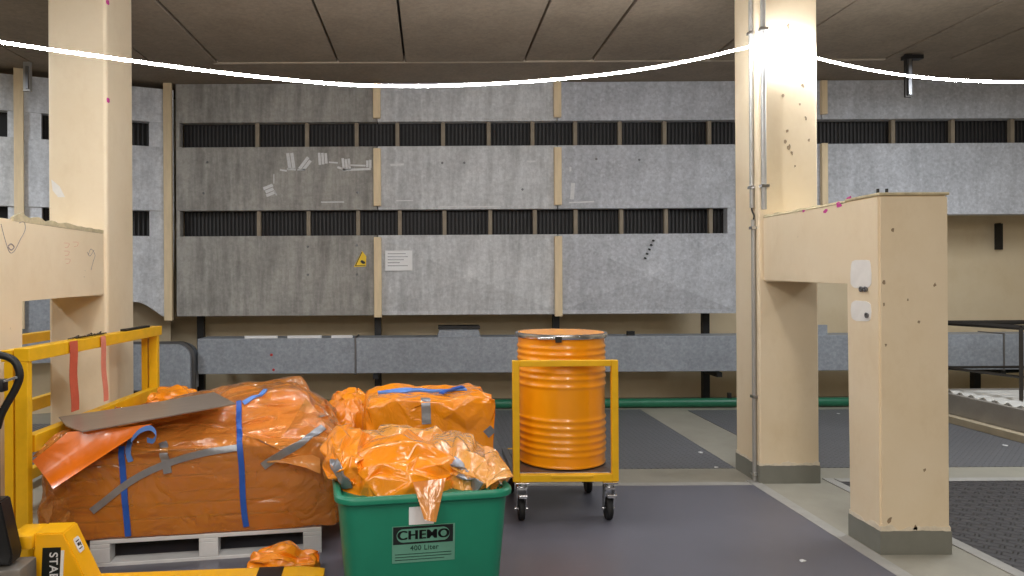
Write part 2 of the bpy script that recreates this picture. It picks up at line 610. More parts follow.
M_RUBBER = mat('black_rubber', (24, 24, 25), 0.7, 0, 0.1)
M_BLUE = mat('blue_strap_webbing', (28, 84, 178), 0.5, 0, 0.12, 30)
M_LBLUE = mat('pale_blue_strap', (96, 140, 214), 0.45, 0, 0.1, 20)
M_DUCTTAPE = mat('grey_cloth_tape', (140, 142, 148), 0.32, 0.4, 0.12, 16, 0.2, 30)
M_WHITE = mat('white_paper', (232, 232, 232), 0.7, 0, 0.03)
M_RESID = mat('white_glue_residue', (214, 214, 214), 0.8, 0, 0.1, 30)
M_PALLET = mat('white_grey_pallet', (220, 221, 222), 0.5, 0.1, 0.1, 6)
M_BOARD = mat('brown_boards', (180, 114, 60), 0.6, 0, 0.14, 3, stretch=(0.5, 1, 2))
M_FILM = plastic_film('amber_see_through_film', (255, 164, 74), 0.60, (1.0, 0.76, 0.48), 0.12, 0.5, 5.0)
M_BAG = plastic_film('orange_bag_film', (255, 150, 26), 0.0, None, 0.18, 0.22, 9.0)
M_BAG2 = plastic_film('pale_orange_bag_film', (255, 172, 76), 0.15, (1, 0.6, 0.25), 0.2, 0.6, 7.0)
M_FLAP = plastic_film('orange_sheet', (244, 122, 14), 0.0, None, 0.3, 0.15, 3.0)
M_INNER = plastic_film('inner_peach_film', (255, 190, 116), 0.0, None, 0.3, 0.5, 6.0)
M_CLEARFLAP = plastic_film('clear_amber_flap', (248, 170, 90), 0.5, (1, 0.76, 0.46), 0.2, 0.3, 8.0)
M_PLATE = mat('sheet_metal_plate', (150, 136, 124), 0.36, 0.45, 0.10, 3, stretch=(1, 6, 1))
M_REDST = mat('red_strap', (196, 88, 62), 0.6, 0, 0.1, 20)
M_PINKST = mat('faded_red_strap', (220, 132, 110), 0.6, 0, 0.1, 20)
M_MAGENTA = mat('magenta_marker_paint', (196, 60, 140), 0.7, 0, 0.1)
M_PLASTER = mat('white_plaster_patch', (232, 228, 222), 0.8, 0, 0.05, 12)
M_REDDOT = mat('red_mark', (190, 50, 44), 0.6, 0, 0.1)
M_CHIP = mat('bare_chip', (150, 130, 104), 0.9, 0, 0.25, 20)
M_EDGE = mat('ceiling_edge_paint', (176, 162, 142), 0.7, 0, 0.1, 6)
M_WORN = mat('worn_cream_edge', (226, 214, 192), 0.8, 0, 0.14, 24)
M_MORTAR = mat('rough_mortar', (196, 182, 148), 0.9, 0, 0.25, 14, 0.5, 30)
M_WARN = mat('warning_yellow', (236, 196, 20), 0.5, 0, 0.05)
M_STICK = mat('grey_green_sticker', (96, 150, 128), 0.45, 0, 0.04)
M_INK = mat('sticker_black', (14, 22, 20), 0.5, 0, 0.05)
M_INK2 = mat('sticker_dark_green_ink', (30, 70, 56), 0.5, 0, 0.05)
M_GREY = mat('grey_cast_metal', (128, 124, 118), 0.5, 0.6, 0.15, 9)
M_ALU = mat('bright_corrugated_sheet', (226, 224, 218), 0.35, 0.2, 0.08, 4)
M_KERB = mat('pale_kerb', (182, 168, 142), 0.7, 0, 0.12, 5)
M_CONDUIT = mat('conduit_grey', (168, 166, 162), 0.4, 0.35, 0.08, 6)
M_TRAY = mat('tray_grey_paint', (156, 150, 142), 0.5, 0.1, 0.12, 5)
M_PENCIL = mat('pencil_line', (150, 140, 136), 0.9, 0, 0.1)
M_REDPEN = mat('red_chalk_line', (214, 150, 120), 0.9, 0, 0.1)

def vinyl(name, col, rough, checker=0.0, cs=26.0, var=0.08):
    m, N, L, P = new_mat(name)
    c = lin(col)
    n1 = noise_node(N, L, 1.3, 6, 0.6)
    n2 = noise_node(N, L, 14, 6, 0.7, (0.4, 1, 1))
    base = ramp(N, L, n1.outputs['Fac'], [(0.3, tuple(v * (1 - var) for v in c)), (0.7, tuple(v * (1 + var) for v in c))]).outputs['Color']
    sc = ramp(N, L, n2.outputs['Fac'], [(0.62, (1, 1, 1)), (0.75, (1.25, 1.25, 1.25))]).outputs['Color']
    base = mixc(N, L, 'MULTIPLY', 0.5, base, sc)
    P.inputs['Roughness'].default_value = rough
    if checker:
        tc = N.new('ShaderNodeTexCoord'); mp = N.new('ShaderNodeMapping')
        mp.inputs['Rotation'].default_value = (0, 0, R(45))
        L.new(tc.outputs['Object'], mp.inputs['Vector'])
        ck = N.new('ShaderNodeTexBrick')
        ck.inputs['Scale'].default_value = cs
        ck.inputs['Mortar Size'].default_value = 0.12; ck.inputs['Mortar Smooth'].default_value = 0.6
        ck.inputs['Brick Width'].default_value = 1.0; ck.inputs['Row Height'].default_value = 0.5
        L.new(mp.outputs['Vector'], ck.inputs['Vector'])
        iv = N.new('ShaderNodeMath'); iv.operation = 'SUBTRACT'; iv.inputs[0].default_value = 1
        L.new(ck.outputs['Fac'], iv.inputs[1])
        bump(N, L, P, iv.outputs[0], checker, 0.012)
        gr = ramp(N, L, ck.outputs['Fac'], [(0, (1.1, 1.1, 1.1)), (1, (0.62, 0.62, 0.62))]).outputs['Color']
        base = mixc(N, L, 'MULTIPLY', 0.8, base, gr)
    L.new(base, P.inputs['Base Color'])
    return m
M_VINYL = vinyl('smooth_grey_vinyl', (98, 98, 108), 0.36)
M_MATG = vinyl('grey_checker_mat', (106, 107, 111), 0.45, 0.6, 14)
M_MATB = vinyl('black_checker_mat', (60, 58, 60), 0.5, 0.9, 8)

# ------------------------------------------------------------------ floor
H = 3.77
floor = tag(boxo('floor', -8.0, 9.0, -4.0, 9.1, -0.15, 0.0, M_SLAB), 'olive painted concrete floor of the hall', None, None, 'structure')
def sheet(name, x0, x1, y0, y1, m, t=0.004):
    return boxo(name, x0, x1, y0, y1, 0.0, t, m, floor)
sheet('floor_sheet', -2.34, 2.34, -3.9, 5.08, M_VINYL)
sheet('floor_sheet', -2.34, 2.40, 5.52, 8.02, M_MATG)
sheet('floor_sheet', 2.92, 8.9, 5.52, 7.95, M_MATG)
sheet('floor_sheet', 2.98, 4.98, -3.9, 5.16, M_MATB)
sheet('floor_sheet', 5.10, 8.9, -3.9, 5.16, M_MATB)
sheet('floor_sheet', -7.9, -2.95, -3.9, 5.16, M_MATB)
sheet('floor_sheet', -7.9, -2.95, 5.52, 7.4, M_MATG)
sheet('floor_tape', 2.33, 2.41, -3.9, 5.18, M_TAPE_F, 0.006)
sheet('floor_tape', -2.425, -2.325, -3.9, 5.18, M_TAPE_F, 0.006)
sheet('floor_tape', -2.325, 2.325, 5.06, 5.13, M_TAPE_F, 0.006)
sheet('floor_tape', 2.915, 2.99, -3.9, 5.22, M_TAPE_F, 0.006)
sheet('floor_tape', 3.0, 8.9, 5.13, 5.21, M_TAPE_F, 0.006)
sheet('floor_tape', 4.99, 5.09, -3.9, 5.13, M_TAPE_F, 0.006)

# ------------------------------------------------------------------ ceiling of planks and lintel
ceil = tag(boxo('ceiling', -8.0, 9.0, -4.0, 9.1, H + 0.10, H + 0.25, M_BLACK), 'ceiling of wide concrete planks with dark joints', None, None, 'structure')
jx = [-8.0, -6.75, -6.05, -4.8, -4.1, -2.87, -2.19, -0.94, -0.25, 0.99, 1.69, 2.90, 3.50, 4.74, 5.42, 6.66, 7.35, 9.0]
for i in range(len(jx) - 1):
    bm = bmesh.new()
    dz = 0.004 * ((i * 7) % 3)
    add_box(bm, jx[i] + 0.011, jx[i + 1] - 0.011, -4.0, 7.28, H - dz, H + 0.1, 0.006)
    obj('ceiling_plank', bm, M_CEIL, ceil)
bm = bmesh.new(); add_box(bm, -8.0, 9.0, 7.30, 9.1, H + 0.03, H + 0.1, 0.008)
obj('lintel_slab', bm, M_CEIL, ceil)
boxo('ceiling_edge_strip', -2.24, 4.74, 7.265, 7.30, H - 0.010, H + 0.06, M_EDGE, ceil)

# ------------------------------------------------------------------ back wall
YW = 8.15
def X8(px): return (px - 430.0) * YW / F
def Z8(py): return CAMZ + (280.0 - py) * YW / F
wall = tag(boxo('wall_back', -8.0, 9.0, 8.85, 9.05, 0.0, H + 0.03, M_BEIGE), 'beige back wall carrying rows of grey panels', None, None, 'structure')
zr = [(H + 0.028, Z8(121.5)), (Z8(146), Z8(209.5)), (Z8(235), Z8(315))]
sections = [(X8(176.5), X8(377.6), M_CONC_A), (X8(378.4), X8(557.6), M_CONC_B), (X8(558.4), X8(736), M_GALV)]
for ri, (zt, zb) in enumerate(zr):
    for si, (xa, xb, m) in enumerate(sections):
        bm = bmesh.new()
        add_box(bm, xa, xb, YW, YW + 0.12, zb, zt, 0.006)
        if ri == 2 and si > 0:                         # shallow pyramid pressed into the sheet
            e = 0.05
            v = [bm.verts.new(p) for p in ((xa + e, YW - .001, zb + e), (xb - e, YW - .001, zb + e), (xb - e, YW - .001, zt - e), (xa + e, YW - .001, zt - e))]
            c = bm.verts.new(((xa + xb) / 2, YW - 0.085, (zt + zb) / 2 - 0.02))
            for k in range(4): bm.faces.new([v[k], v[(k + 1) % 4], c])
        obj('wall_panel', bm, m, wall)
# right side: panels beyond the pillar
for (xa, xb, za, zt) in ((X8(736) + 0.01, X8(822), zr[0][1], zr[0][0]), (X8(823), X8(1024) + 1.6, zr[0][1], zr[0][0]),
                         (X8(736) + 0.01, X8(822), Z8(216), zr[1][0]), (X8(823), X8(1024) + 1.6, Z8(217.5), zr[1][0])):
    bm = bmesh.new(); add_box(bm, xa, xb, YW, YW + 0.14, za, zt, 0.006)
    obj('wall_panel', bm, M_GALV, wall)
# dark recess behind the slots, grille fins and posts
def slot(xa, xb, zb, zt, posts, name='slot_back'):
    boxo('slot_back', xa, xb, YW + 0.17, YW + 0.2, zb - 0.05, zt + 0.05, M_SLOT, wall)
    bm = bmesh.new()
    x = xa + 0.03
    while x < xb:
        add_box(bm, x, x + 0.02, YW + 0.155, YW + 0.17, zb - 0.03, zt + 0.03)
        x += 0.045
    g = obj('slot_grille', bm, M_FIN, wall)
    g['kind'] = 'stuff'
    src = None
    for (p, w) in posts:
        if src is None:
            src = boxo('slot_post', X8(p) - 0.022, X8(p) + 0.022, YW + 0.05, YW + 0.10, zb - 0.01, zt + 0.01, M_POST, wall)
            z0 = src.location.copy(); p0 = p
        else:
            share(src, 'slot_post', z0 + Vector((X8(p) - X8(p0), 0, 0)), wall)
slot(X8(180), X8(1024) + 1.6, zr[1][0], zr[0][1], [(p, 0) for p in (257, 307, 357, 398, 444, 490, 534, 577, 622, 667, 712, 897, 957, 1017)])
slot(X8(180), X8(728), zr[2][0], zr[1][1], [(p, 0) for p in (258, 308, 358, 400, 445, 491, 536, 577, 623, 668, 713)])
boxo('slot_end_filler', X8(728), X8(736), YW + 0.005, YW + 0.12, zr[2][0], zr[1][1], M_GALV, wall)
boxo('slot_end_filler', X8(176.5), X8(180), YW + 0.01, YW + 0.12, zr[2][0], zr[1][1], M_CONC_A, wall)
boxo('slot_end_filler', X8(176.5), X8(180), YW + 0.01, YW + 0.12, zr[1][0], zr[0][1], M_CONC_A, wall)
# wooden battens over the panel joints
def batten(px, za, zb, w=7.4):
    bm = bmesh.new(); add_box(bm, X8(px - w / 2), X8(px + w / 2), YW - 0.05, YW - 0.001, za, zb, 0.006)
    return obj('batten', bm, M_WOOD, wall)
for px in (378, 558):
    batten(px, Z8(118.5), zr[0][0] - 0.01); batten(px, Z8(206), Z8(148.5)); batten(px, Z8(317), Z8(237))
batten(169.5, Z8(319), Z8(80), 8)
batten(823.5, Z8(117), zr[0][0] - 0.01, 6); batten(823.5, Z8(216), Z8(146), 6)
# tie holes and small hooks left in the panels
for (px, py) in ((308, 246), (308, 274), (357, 245), (357, 274), (208, 161), (358, 192), (204, 192), (465, 163), (597, 160), (640, 161), (523, 190), (443, 163)):
    bm = bmesh.new(); add_lathe(bm, [(0.012, 0.0), (0.014, 0.006), (0.008, 0.012)], 10)
    bmesh.ops.transform(bm, matrix=Matrix.Translation((X8(px), YW, Z8(py))) @ Matrix.Rotation(R(90), 4, 'X'), verts=bm.verts)
    obj('tie_plug', bm, M_STEEL, wall)
# glue residue
def resid(cx, cy, w, h, ang, n=1):
    for k in range(n):
        bm = bmesh.new()
        ca, sa = math.cos(ang), math.sin(ang)
        off = (k - (n - 1) / 2) * w * 1.25
        M = Matrix.Translation((X8(cx), YW, Z8(cy))) @ Matrix.Rotation(-ang, 4, 'Y') @ Matrix.Translation((off * YW / F, 0, 0))
        s = YW / F
        hh = h * (0.85 + 0.3 * random.random())
        add_box(bm, -w / 2 * s, w / 2 * s, -0.003, 0.001, -hh / 2 * s, hh / 2 * s, 0, M)
        obj('glue_residue', bm, M_RESID, wall)
resid(291.5, 160, 3.2, 17, R(8), 2); resid(306, 163.5, 3.0, 14, R(-38), 2); resid(323.5, 158, 2.6, 12, R(4), 3)
resid(270, 189.5, 3.0, 10, R(-68), 3); resid(284, 169.5, 1.6, 8, R(80)); resid(292, 168.5, 2.0, 10, R(84)); resid(302, 169, 1.6, 8, R(90))
resid(347, 164, 2.4, 12, R(6), 3); resid(342, 168, 2.0, 8, R(70)); resid(359, 169, 2.2, 22, R(92)); resid(358, 165, 1.6, 16, R(88)); resid(369.5, 163.5, 2.4, 7, R(0), 2)
resid(398, 164.5, 2.0, 16, R(92)); resid(334, 162, 1.4, 8, R(85)); resid(274.5, 178, 0.9, 10, R(0)); resid(276, 192, 1.2, 6, R(20))
resid(333, 201.5, 1.0, 26, R(90)); resid(405, 200.5, 1.0, 18, R(90)); resid(573, 192, 4.0, 15, R(-4)); resid(571, 170, 2.0, 5, R(0)); resid(532, 162, 1.6, 8, R(90))
resid(470, 207, 1.6, 60, R(90)); resid(582, 203, 1.4, 26, R(92))
for k in range(5):
    bm = bmesh.new(); add_box(bm, -0.012, 0.012, -0.024, 0.001, -0.008, 0.008, 0, Matrix.Translation((X8(653 - k * 2.3), YW - 0.085 * (7 + k * 4.4) / 40 + 0.006, Z8(242 + k * 4.4))) @ Matrix.Rotation(R(30), 4, 'Y'))
    obj('paint_dab', bm, M_BLACK, wall)

# slanting wall on the left, coming towards the camera
SA = Vector((X8(172), YW + 0.02, 0)); SD = Vector((-0.917, -0.40, 0)).normalized(); SN = Vector((SD.y, -SD.x, 0))
if SN.y > 0: SN = -SN
def sl(px):
    k = (px - 430.0) / F
    t = (k * SA.y - SA.x) / (SD.x - k * SD.y)
    return t
def slz(px, py):
    t = sl(px); p = SA + SD * t
    return CAMZ + (280 - py) * p.y / F
wl = tag(thing('wall_left', 'slanting grey panelled wall at the far left', None, (SA.x - 1, SA.y - 0.4, 0), 0, None, 'structure'))
def spanel(p0, p1, zb, zt, m=M_GALV_L, d=0.12, back=0.0, name='wall_panel'):
    a = SA + SD * p0 - SN * back; b = SA + SD * p1 - SN * back
    bm = bmesh.new()
    add_prism(bm, [(a.x, a.y, zb), (b.x, b.y, zb), (b.x, b.y, zt), (a.x, a.y, zt)], -SN * d)
    return obj(name, bm, m, wl)
e0, e1 = -0.02, sl(-60) 
z1, z2, z3, z4 = zr[0][1], zr[1][0], zr[1][1], zr[2][0]
spanel(e0, sl(20), z1, H - 0.035); spanel(sl(20) + .01, e1, z1, H - 0.035, M_CONC_B)
spanel(e0, sl(20), z3, z2 - 0.0); spanel(sl(20) + .01, e1, z3, z2, M_CONC_B)
# lowest row: bottom edge curves up away from the batten
pl = []
for k in range(13):
    px = 172 - k * 3.2
    f = min(1, max(0, (168 - px) / 34.0))
    t = sl(px); p = SA + SD * t
    pl.append((p.x, p.y, Z8(317) + 0.20 * math.sin(f * PI / 2) ** 1.4))
p = SA + SD * sl(64); pl.append((p.x, p.y, Z8(317) + 0.20)); pl.append((p.x, p.y, z4))
p = SA + SD * e0; pl.append((p.x, p.y, z4))
bm = bmesh.new(); add_prism(bm, pl, -SN * 0.12); obj('wall_panel', bm, M_GALV_L, wl)
spanel(sl(64) + .01, e1, 0.62, z4, M_DUCT)
for (zb, zt) in ((z2, z1), (z4, z3)):
    spanel(e0, sl(150), zb, zt, M_GALV_L, 0.1, 0.02, 'slot_filler'); spanel(sl(42), sl(8), zb, zt, M_GALV_L, 0.1, 0.02, 'slot_filler')
    spanel(sl(150), sl(42), zb - .03, zt + .03, M_SLOT, 0.03, 0.16, 'slot_back'); spanel(sl(8), e1, zb - .03, zt + .03, M_SLOT, 0.03, 0.16, 'slot_back')
    bm = bmesh.new(); t = sl(149)
    while t < sl(42):
        p = SA + SD * t - SN * 0.15
        add_box(bm, p.x - .009, p.x + .009, p.y - .012, p.y + .0, zb - .02, zt + .02); t += 0.05
    g = obj('slot_grille', bm, M_FIN, wl); g['kind'] = 'stuff'
t = sl(20); a = SA + SD * (t - 0.045); b = SA + SD * (t + 0.045)
bm = bmesh.new(); add_prism(bm, [(a.x, a.y, 1.0), (b.x, b.y, 1.0), (b.x, b.y, slz(20, 67)), (a.x, a.y, slz(20, 67))], SN * 0.05)
obj('batten', bm, M_WOOD, wl)
# beige wall behind/below the slanting panels, outer walls of the hall
p = SA + SD * 5.6 - SN * 0.42; q = SA - SN * 0.42
bm = bmesh.new(); add_prism(bm, [(q.x, q.y, 0), (p.x, p.y, 0), (p.x, p.y, H), (q.x, q.y, H)], -SN * 0.15)
obj('wall_base', bm, M_BEIGE, wl)
tag(boxo('wall_side_left', -8.2, -8.0, -4, 9.05, 0, H, M_BEIGE), 'beige outer wall on the left', None, None, 'structure')
tag(boxo('wall_side_right', 9.0, 9.2, -4, 9.05, 0, H, M_BEIGE), 'beige outer wall on the right', None, None, 'structure')
tag(boxo('wall_rear', -8.0, 9.0, -4.2, -4.0, 0, H, M_BEIGE), 'beige wall behind the photographer', None, None, 'structure')

# ------------------------------------------------------------------ pillars (portal frames)
def ragged_ring(name, x0, x1, y0, y1, z0, z1, amp, t, m, par, seed=0, base_amp=0.0):
    bm = bmesh.new(); per = []
    st = 0.012
    cs = [(x0 - t, y0 - t), (x1 + t, y0 - t), (x1 + t, y1 + t), (x0 - t, y1 + t)]
    for k in range(4):
        a, b = cs[k], cs[(k + 1) % 4]
        n = max(2, int(math.hypot(b[0] - a[0], b[1] - a[1]) / st))
        for i in range(n): per.append((a[0] + (b[0] - a[0]) * i / n, a[1] + (b[1] - a[1]) * i / n))
    rows = []
    for (x, y) in per:
        q = Vector((x * 14 + seed, y * 14, seed))
        zz = z1 + amp * (mnoise.noise(q) + 0.7 * mnoise.noise(q * 2.7) + (1.5 * max(0, mnoise.noise(q * 0.7 + Vector((5, 5, 5))))))
        zz = max(zz, z0 + 0.002)
        cx, cy = (x0 + x1) / 2, (y0 + y1) / 2
        ix = min(max(x, x0 + .004), x1 - .004); iy = min(max(y, y0 + .004), y1 - .004)
        rows.append([bm.verts.new(v) for v in ((x, y, z0), (x, y, zz), (ix, iy, zz), (ix, iy, z0))])
    n = len(rows)
    for i in range(n):
        a, b = rows[i], rows[(i + 1) % n]
        for k in range(4): bm.faces.new([a[k], a[(k + 1) % 4], b[(k + 1) % 4], b[k]])
    return obj(name, bm, m, par)
def skirt(x0, x1, y0, y1, par, h=0.13, t=0.005):
    ragged_ring('worn_edge', x0, x1, y0, y1, h - 0.03, h + 0.018, 0.022, 0.0015, M_WORN, par, x0 * 3)
    return ragged_ring('skirting', x0, x1, y0, y1, 0.0, h, 0.004, t, M_BASE, par, x0)

# right frame
PR = (2.40, 2.835, 5.11, 5.50)
pr = thing('pillar_right', 'tall cream portal frame on the right with low front column', None, (2.6, 4.6, 0), 0, None, 'structure')
bm = bmesh.new(); add_box(bm, PR[0], PR[1], PR[2], PR[3], 0, H + 0.02, 0.012); obj('pillar', bm, M_CREAM, pr)
def elbow(x0, x1, zb, zt, par):
    bm = bmesh.new()
    add_prism(bm, [(x0, 3.79, 0), (x0, 4.07, 0), (x0, 4.07, zb), (x0, 5.112, zb), (x0, 5.112, zt), (x0, 3.79, zt)], (x1 - x0, 0, 0))
    bmesh.ops.bevel(bm, geom=list(bm.edges), offset=0.010, segments=2, affect='EDGES')
    return obj('column_and_beam', bm, M_CREAM, par)
elbow(2.432, 2.81, 1.475, 1.945, pr)
skirt(*PR, pr); skirt(2.432, 2.81, 3.79, 4.07, pr, 0.125)
bm = bmesh.new(); add_box(bm, 2.430, 2.814, 3.785, 4.10, 1.944, 1.960, 0.004); obj('capping', bm, M_MORTAR, pr)
# mortar line along beam top
def ridge(name, x0, x1, y0, y1, z, par, h=0.03, n=26, seed=0):
    bm = bmesh.new(); rows = []
    for i in range(n + 1):
        y = y0 + (y1 - y0) * i / n
        hh = h * (0.35 + 0.8 * abs(mnoise.noise(Vector((seed, y * 6, 0)))) + 0.3 * abs(mnoise.noise(Vector((seed, y * 19, 3)))))
        e = 0.012 * mnoise.noise(Vector((seed + 9, y * 9, 1)))
        rows.append([bm.verts.new(v) for v in ((x0 + e, y, z - 0.004), (x0 + e + 0.006, y, z + hh), (x1, y, z + hh), (x1, y, z - 0.004))])
    for a, b in zip(rows, rows[1:]):
        for k in range(4): bm.faces.new([a[k], a[(k + 1) % 4], b[(k + 1) % 4], b[k]])
    bm.faces.new(rows[0]); bm.faces.new(rows[-1][::-1])
    return obj(name, bm, M_MORTAR, par)
ridge('mortar_ridge', 2.431, 2.82, 4.1, 5.10, 1.943, pr, 0.022, 26, 2)
for (y, z, w, h) in ((4.03, 1.52, 0.20, 0.17), (4.03, 1.31, 0.19, 0.12)):
    bm = bmesh.new(); n = 14
    c = Vector((2.432, y - 0.08, z))
    pts = [(c.x - 0.003, c.y + w / 2 * math.copysign(abs(math.cos(2 * PI * k / n)) ** .45, math.cos(2 * PI * k / n)) * (0.9 + 0.1 * random.random()), c.z + h / 2 * math.copysign(abs(math.sin(2 * PI * k / n)) ** .45, math.sin(2 * PI * k / n)) * (0.9 + 0.1 * random.random())) for k in range(n)]
    add_prism(bm, pts, (0.005, 0, 0)); obj('plaster_patch', bm, M_PLASTER, pr)
for (y, z) in ((3.94, 1.435), (3.90, 1.435), (3.89, 1.29)):
    bm = bmesh.new(); add_lathe(bm, [(0.014, 0), (0.016, 0.010), (0.009, 0.012), (0.006, 0.004)], 12, cap=True)
    bmesh.ops.transform(bm, matrix=Matrix.Translation((2.431, y, z)) @ Matrix.Rotation(R(-90), 4, 'Y'), verts=bm.verts)
    obj('wall_plug', bm, M_STEEL, pr, 'auto')
for (x, y) in ((2.53, 3.95), (2.58, 3.95)):
    tubeo('cut_bolt', [(x, y, 1.955), (x, y, 2.0)], 0.008, M_BLACK, pr, 8)
for (y, z, s) in ((4.16, 1.93, 0.03), (4.30, 1.91, 0.02), (4.55, 1.935, 0.018), (4.06, 1.96, 0.02)):
    bm = bmesh.new(); pts = [(2.4305, y + s * math.cos(k * PI / 4) * (0.6 + random.random()), z + s * .5 * math.sin(k * PI / 4) * (0.6 + random.random())) for k in range(8)]
    add_prism(bm, pts, (0.003, 0, 0)); obj('paint_splash', bm, M_MAGENTA, pr)

# chipped spots in the paint of pillar and column
def chip(p, ax, s_):
    bm = bmesh.new(); n = 9; pts = []
    for k in range(n):
        a = 2 * PI * k / n; r = s_ * (0.5 + random.random())
        d = Vector((r * math.cos(a), 0, r * 1.5 * math.sin(a))) if ax == 'y' else Vector((0, r * math.cos(a), r * 1.5 * math.sin(a)))
        pts.append(p + d)
    add_prism(bm, pts, (0, .004, 0) if ax == 'y' else (.004, 0, 0)); obj('paint_chip', bm, M_CHIP, pr)
for (px, py, s_) in ((788, 26, .012), (791, 38, .007), (783, 96, .008), (803, 85, .010), (785, 141, .010), (789, 147, .012), (792, 153, .008), (806, 118, .008), (800, 104, .006), (787, 131, .009), (809, 140, .007), (795, 166, .006)):
    chip(at(px, py, 5.1085), 'y', s_)
for (px, py, s_) in ((919, 322, .006), (893, 230, .007), (884, 282, .007), (884, 305, .006), (908, 300, .004), (935, 285, .006), (886, 345, .006), (925, 470, .006), (890, 520, .012), (915, 528, .010)):
    chip(at(px, py, 3.7885), 'y', s_)

# left frame
PL = (-2.785, -2.355, 5.11, 5.57)
plf = thing('pillar_left', 'tall cream portal frame on the left with low front column', None, (-2.6, 4.6, 0), 0, None, 'structure')
bm = bmesh.new(); add_box(bm, PL[0], PL[1], PL[2], PL[3], 0, H + 0.02, 0.022); obj('pillar', bm, M_CREAM, plf)
elbow(-2.80, -2.377, 1.40, 1.86, plf)
skirt(*PL, plf); skirt(-2.80, -2.375, 3.79, 4.07, plf, 0.125)
ridge('mortar_ridge', -2.40, -2.376, 4.0, 5.10, 1.856, plf, 0.05, 30, 5)
for (px, py, s) in ((107, 100, 0.02), (107, 2, 0.022)):
    c = at(px, py, 5.13); bm = bmesh.new()
    pts = [(-2.352, 5.14 + s * math.cos(k * PI / 4), c.z + s * math.sin(k * PI / 4) * (0.7 + .6 * random.random())) for k in range(8)]
    add_prism(bm, pts, (-0.006, 0, 0)); obj('paint_splash', bm, M_MAGENTA, plf)
# pencil sketch lines and red chalk numbers on the beam face
def on_beam(px, py):
    a, b = unroll(px, py); Y = -2.3765 / a
    return Vector((-2.3765, Y, CAMZ + b * Y))
def sketch(pxs, m, r=0.0022, name='drawn_line'):
    tubeo(name, smooth_pts([on_beam(*p) for p in pxs], 5), r, m, plf, 5)
sketch([(1, 224), (4, 236), (8, 249), (11, 253), (15, 250), (20, 240), (25, 230), (24, 222), (19, 223)], M_PENCIL)
sketch([(8, 246), (11, 244), (14, 247), (11, 250), (8, 247)], M_PENCIL, 0.004)
for (x, y) in ((66, 245), (66, 253), (67, 261), (75, 244)):
    sketch([(x - 2, y - 2), (x + 3, y - 1.5), (x + 2, y + 2), (x - 1, y + 2.5)], M_REDPEN, 0.0012)
sketch([(88, 255), (91, 249), (95, 255), (93, 262), (91, 270)], M_PENCIL, 0.002)
sketch([(87, 252), (90, 256), (94, 250)], M_PENCIL, 0.002)
bm = bmesh.new()
add_prism(bm, [(x, PL[2] - 0.002, z) for x, z in ((-2.76, 2.25), (-2.70, 2.20), (-2.66, 2.12), (-2.71, 2.12), (-2.75, 2.17))], (0, 0.006, 0)); obj('plaster_patch', bm, M_PLASTER, plf)

# ------------------------------------------------------------------ LED tube garland
M_LED = emit_mat('led_tube_glow', (0.93, 0.96, 1.0), LED_STRENGTH)
def garland(name, pix, label, nlast=None):
    pts = [at(px, py, Y) for (px, py, Y) in pix]
    bm = bmesh.new(); add_tube(bm, smooth_pts(pts, 6), 0.008, 8)
    o = obj(name, bm, M_LED, None, True)
    return tag(o, label, 'light', 'led light tubes')
YL = lambda px: 3.5 + (5.058 - 3.5) * max(px, -80) / 757.0
pix = [(-60, 33), (0, 42), (50, 49.5), (133, 61), (200, 70), (270, 78), (340, 84.2), (390, 86), (450, 85.5), (530, 81.5), (600, 75), (650, 68), (700, 58.5), (740, 49), (757, 46)]
pts1 = [(x, y, YL(x)) for x, y in pix]
pts1 += [(775, 49, 5.062), (795, 53, 5.075), (814, 57.5, 5.085)]
garland('led_tube', pts1, 'glowing white light tube sagging between the two cream pillars')
garland('led_tube', [(817.5, 58.3, 5.09), (860, 68, 5.0), (910, 76, 4.9), (960, 80.3, 4.8), (1024, 82, 4.7), (1090, 78, 4.6)], 'glowing white light tube running right from the right pillar')
# extra length of glowing tube, added to build up the glare on the pillar
pz = at(785, 50, 5.08).z
pts = [(2.48, 5.092, pz + .12), (2.76, 5.095, pz + .07), (2.78, 5.095, pz + .035), (2.75, 5.098, pz - .04), (2.48, 5.098, pz - .10)]
bm = bmesh.new(); add_tube(bm, smooth_pts(pts, 5), 0.008, 8)
tag(obj('led_tube', bm, M_LED, None, True), 'added loop of glowing light tube, for the glare on the right pillar', 'light', 'led light tubes')

# ------------------------------------------------------------------ conduits on the right pillar
c = thing('conduit', 'grey steel cable conduit running full height down the side of the right pillar', 'conduit', (2.385, 5.17, 0), 0, 'pillar conduits')
tubeo('pipe', [(2.383, 5.175, 2.02), (2.383, 5.175, H)], 0.016, M_CONDUIT, c)
tubeo('pipe', [(2.383, 5.155, 0.0), (2.383, 5.155, 1.93)], 0.015, M_CONDUIT, c)
tubeo('cable', smooth_pts([(2.383, 5.175, 2.03), (2.378, 5.165, 2.0), (2.386, 5.15, 1.96), (2.383, 5.155, 1.92)], 5), 0.006, M_BLACK, c, 6)
for z in (2.16, 3.3): boxo('clamp', 2.362, 2.40, 5.15, 5.20, z, z + 0.02, M_CHROME, c)
for z in (0.62, 1.86, 0.05): boxo('clamp', 2.362, 2.40, 5.13, 5.18, z, z + 0.02, M_CHROME, c)
c = thing('conduit', 'bright steel conduit on the front corner of the right pillar, upper half only', 'conduit', (2.43, 5.09, 2.0), 0, 'pillar conduits')
tubeo('pipe', [(2.432, 5.09, 2.0), (2.432, 5.09, H)], 0.018, M_CONDUIT, c)
for z in (2.16, 3.3): boxo('clamp', 2.405, 2.462, 5.066, 5.11, z, z + 0.02, M_CHROME, c)

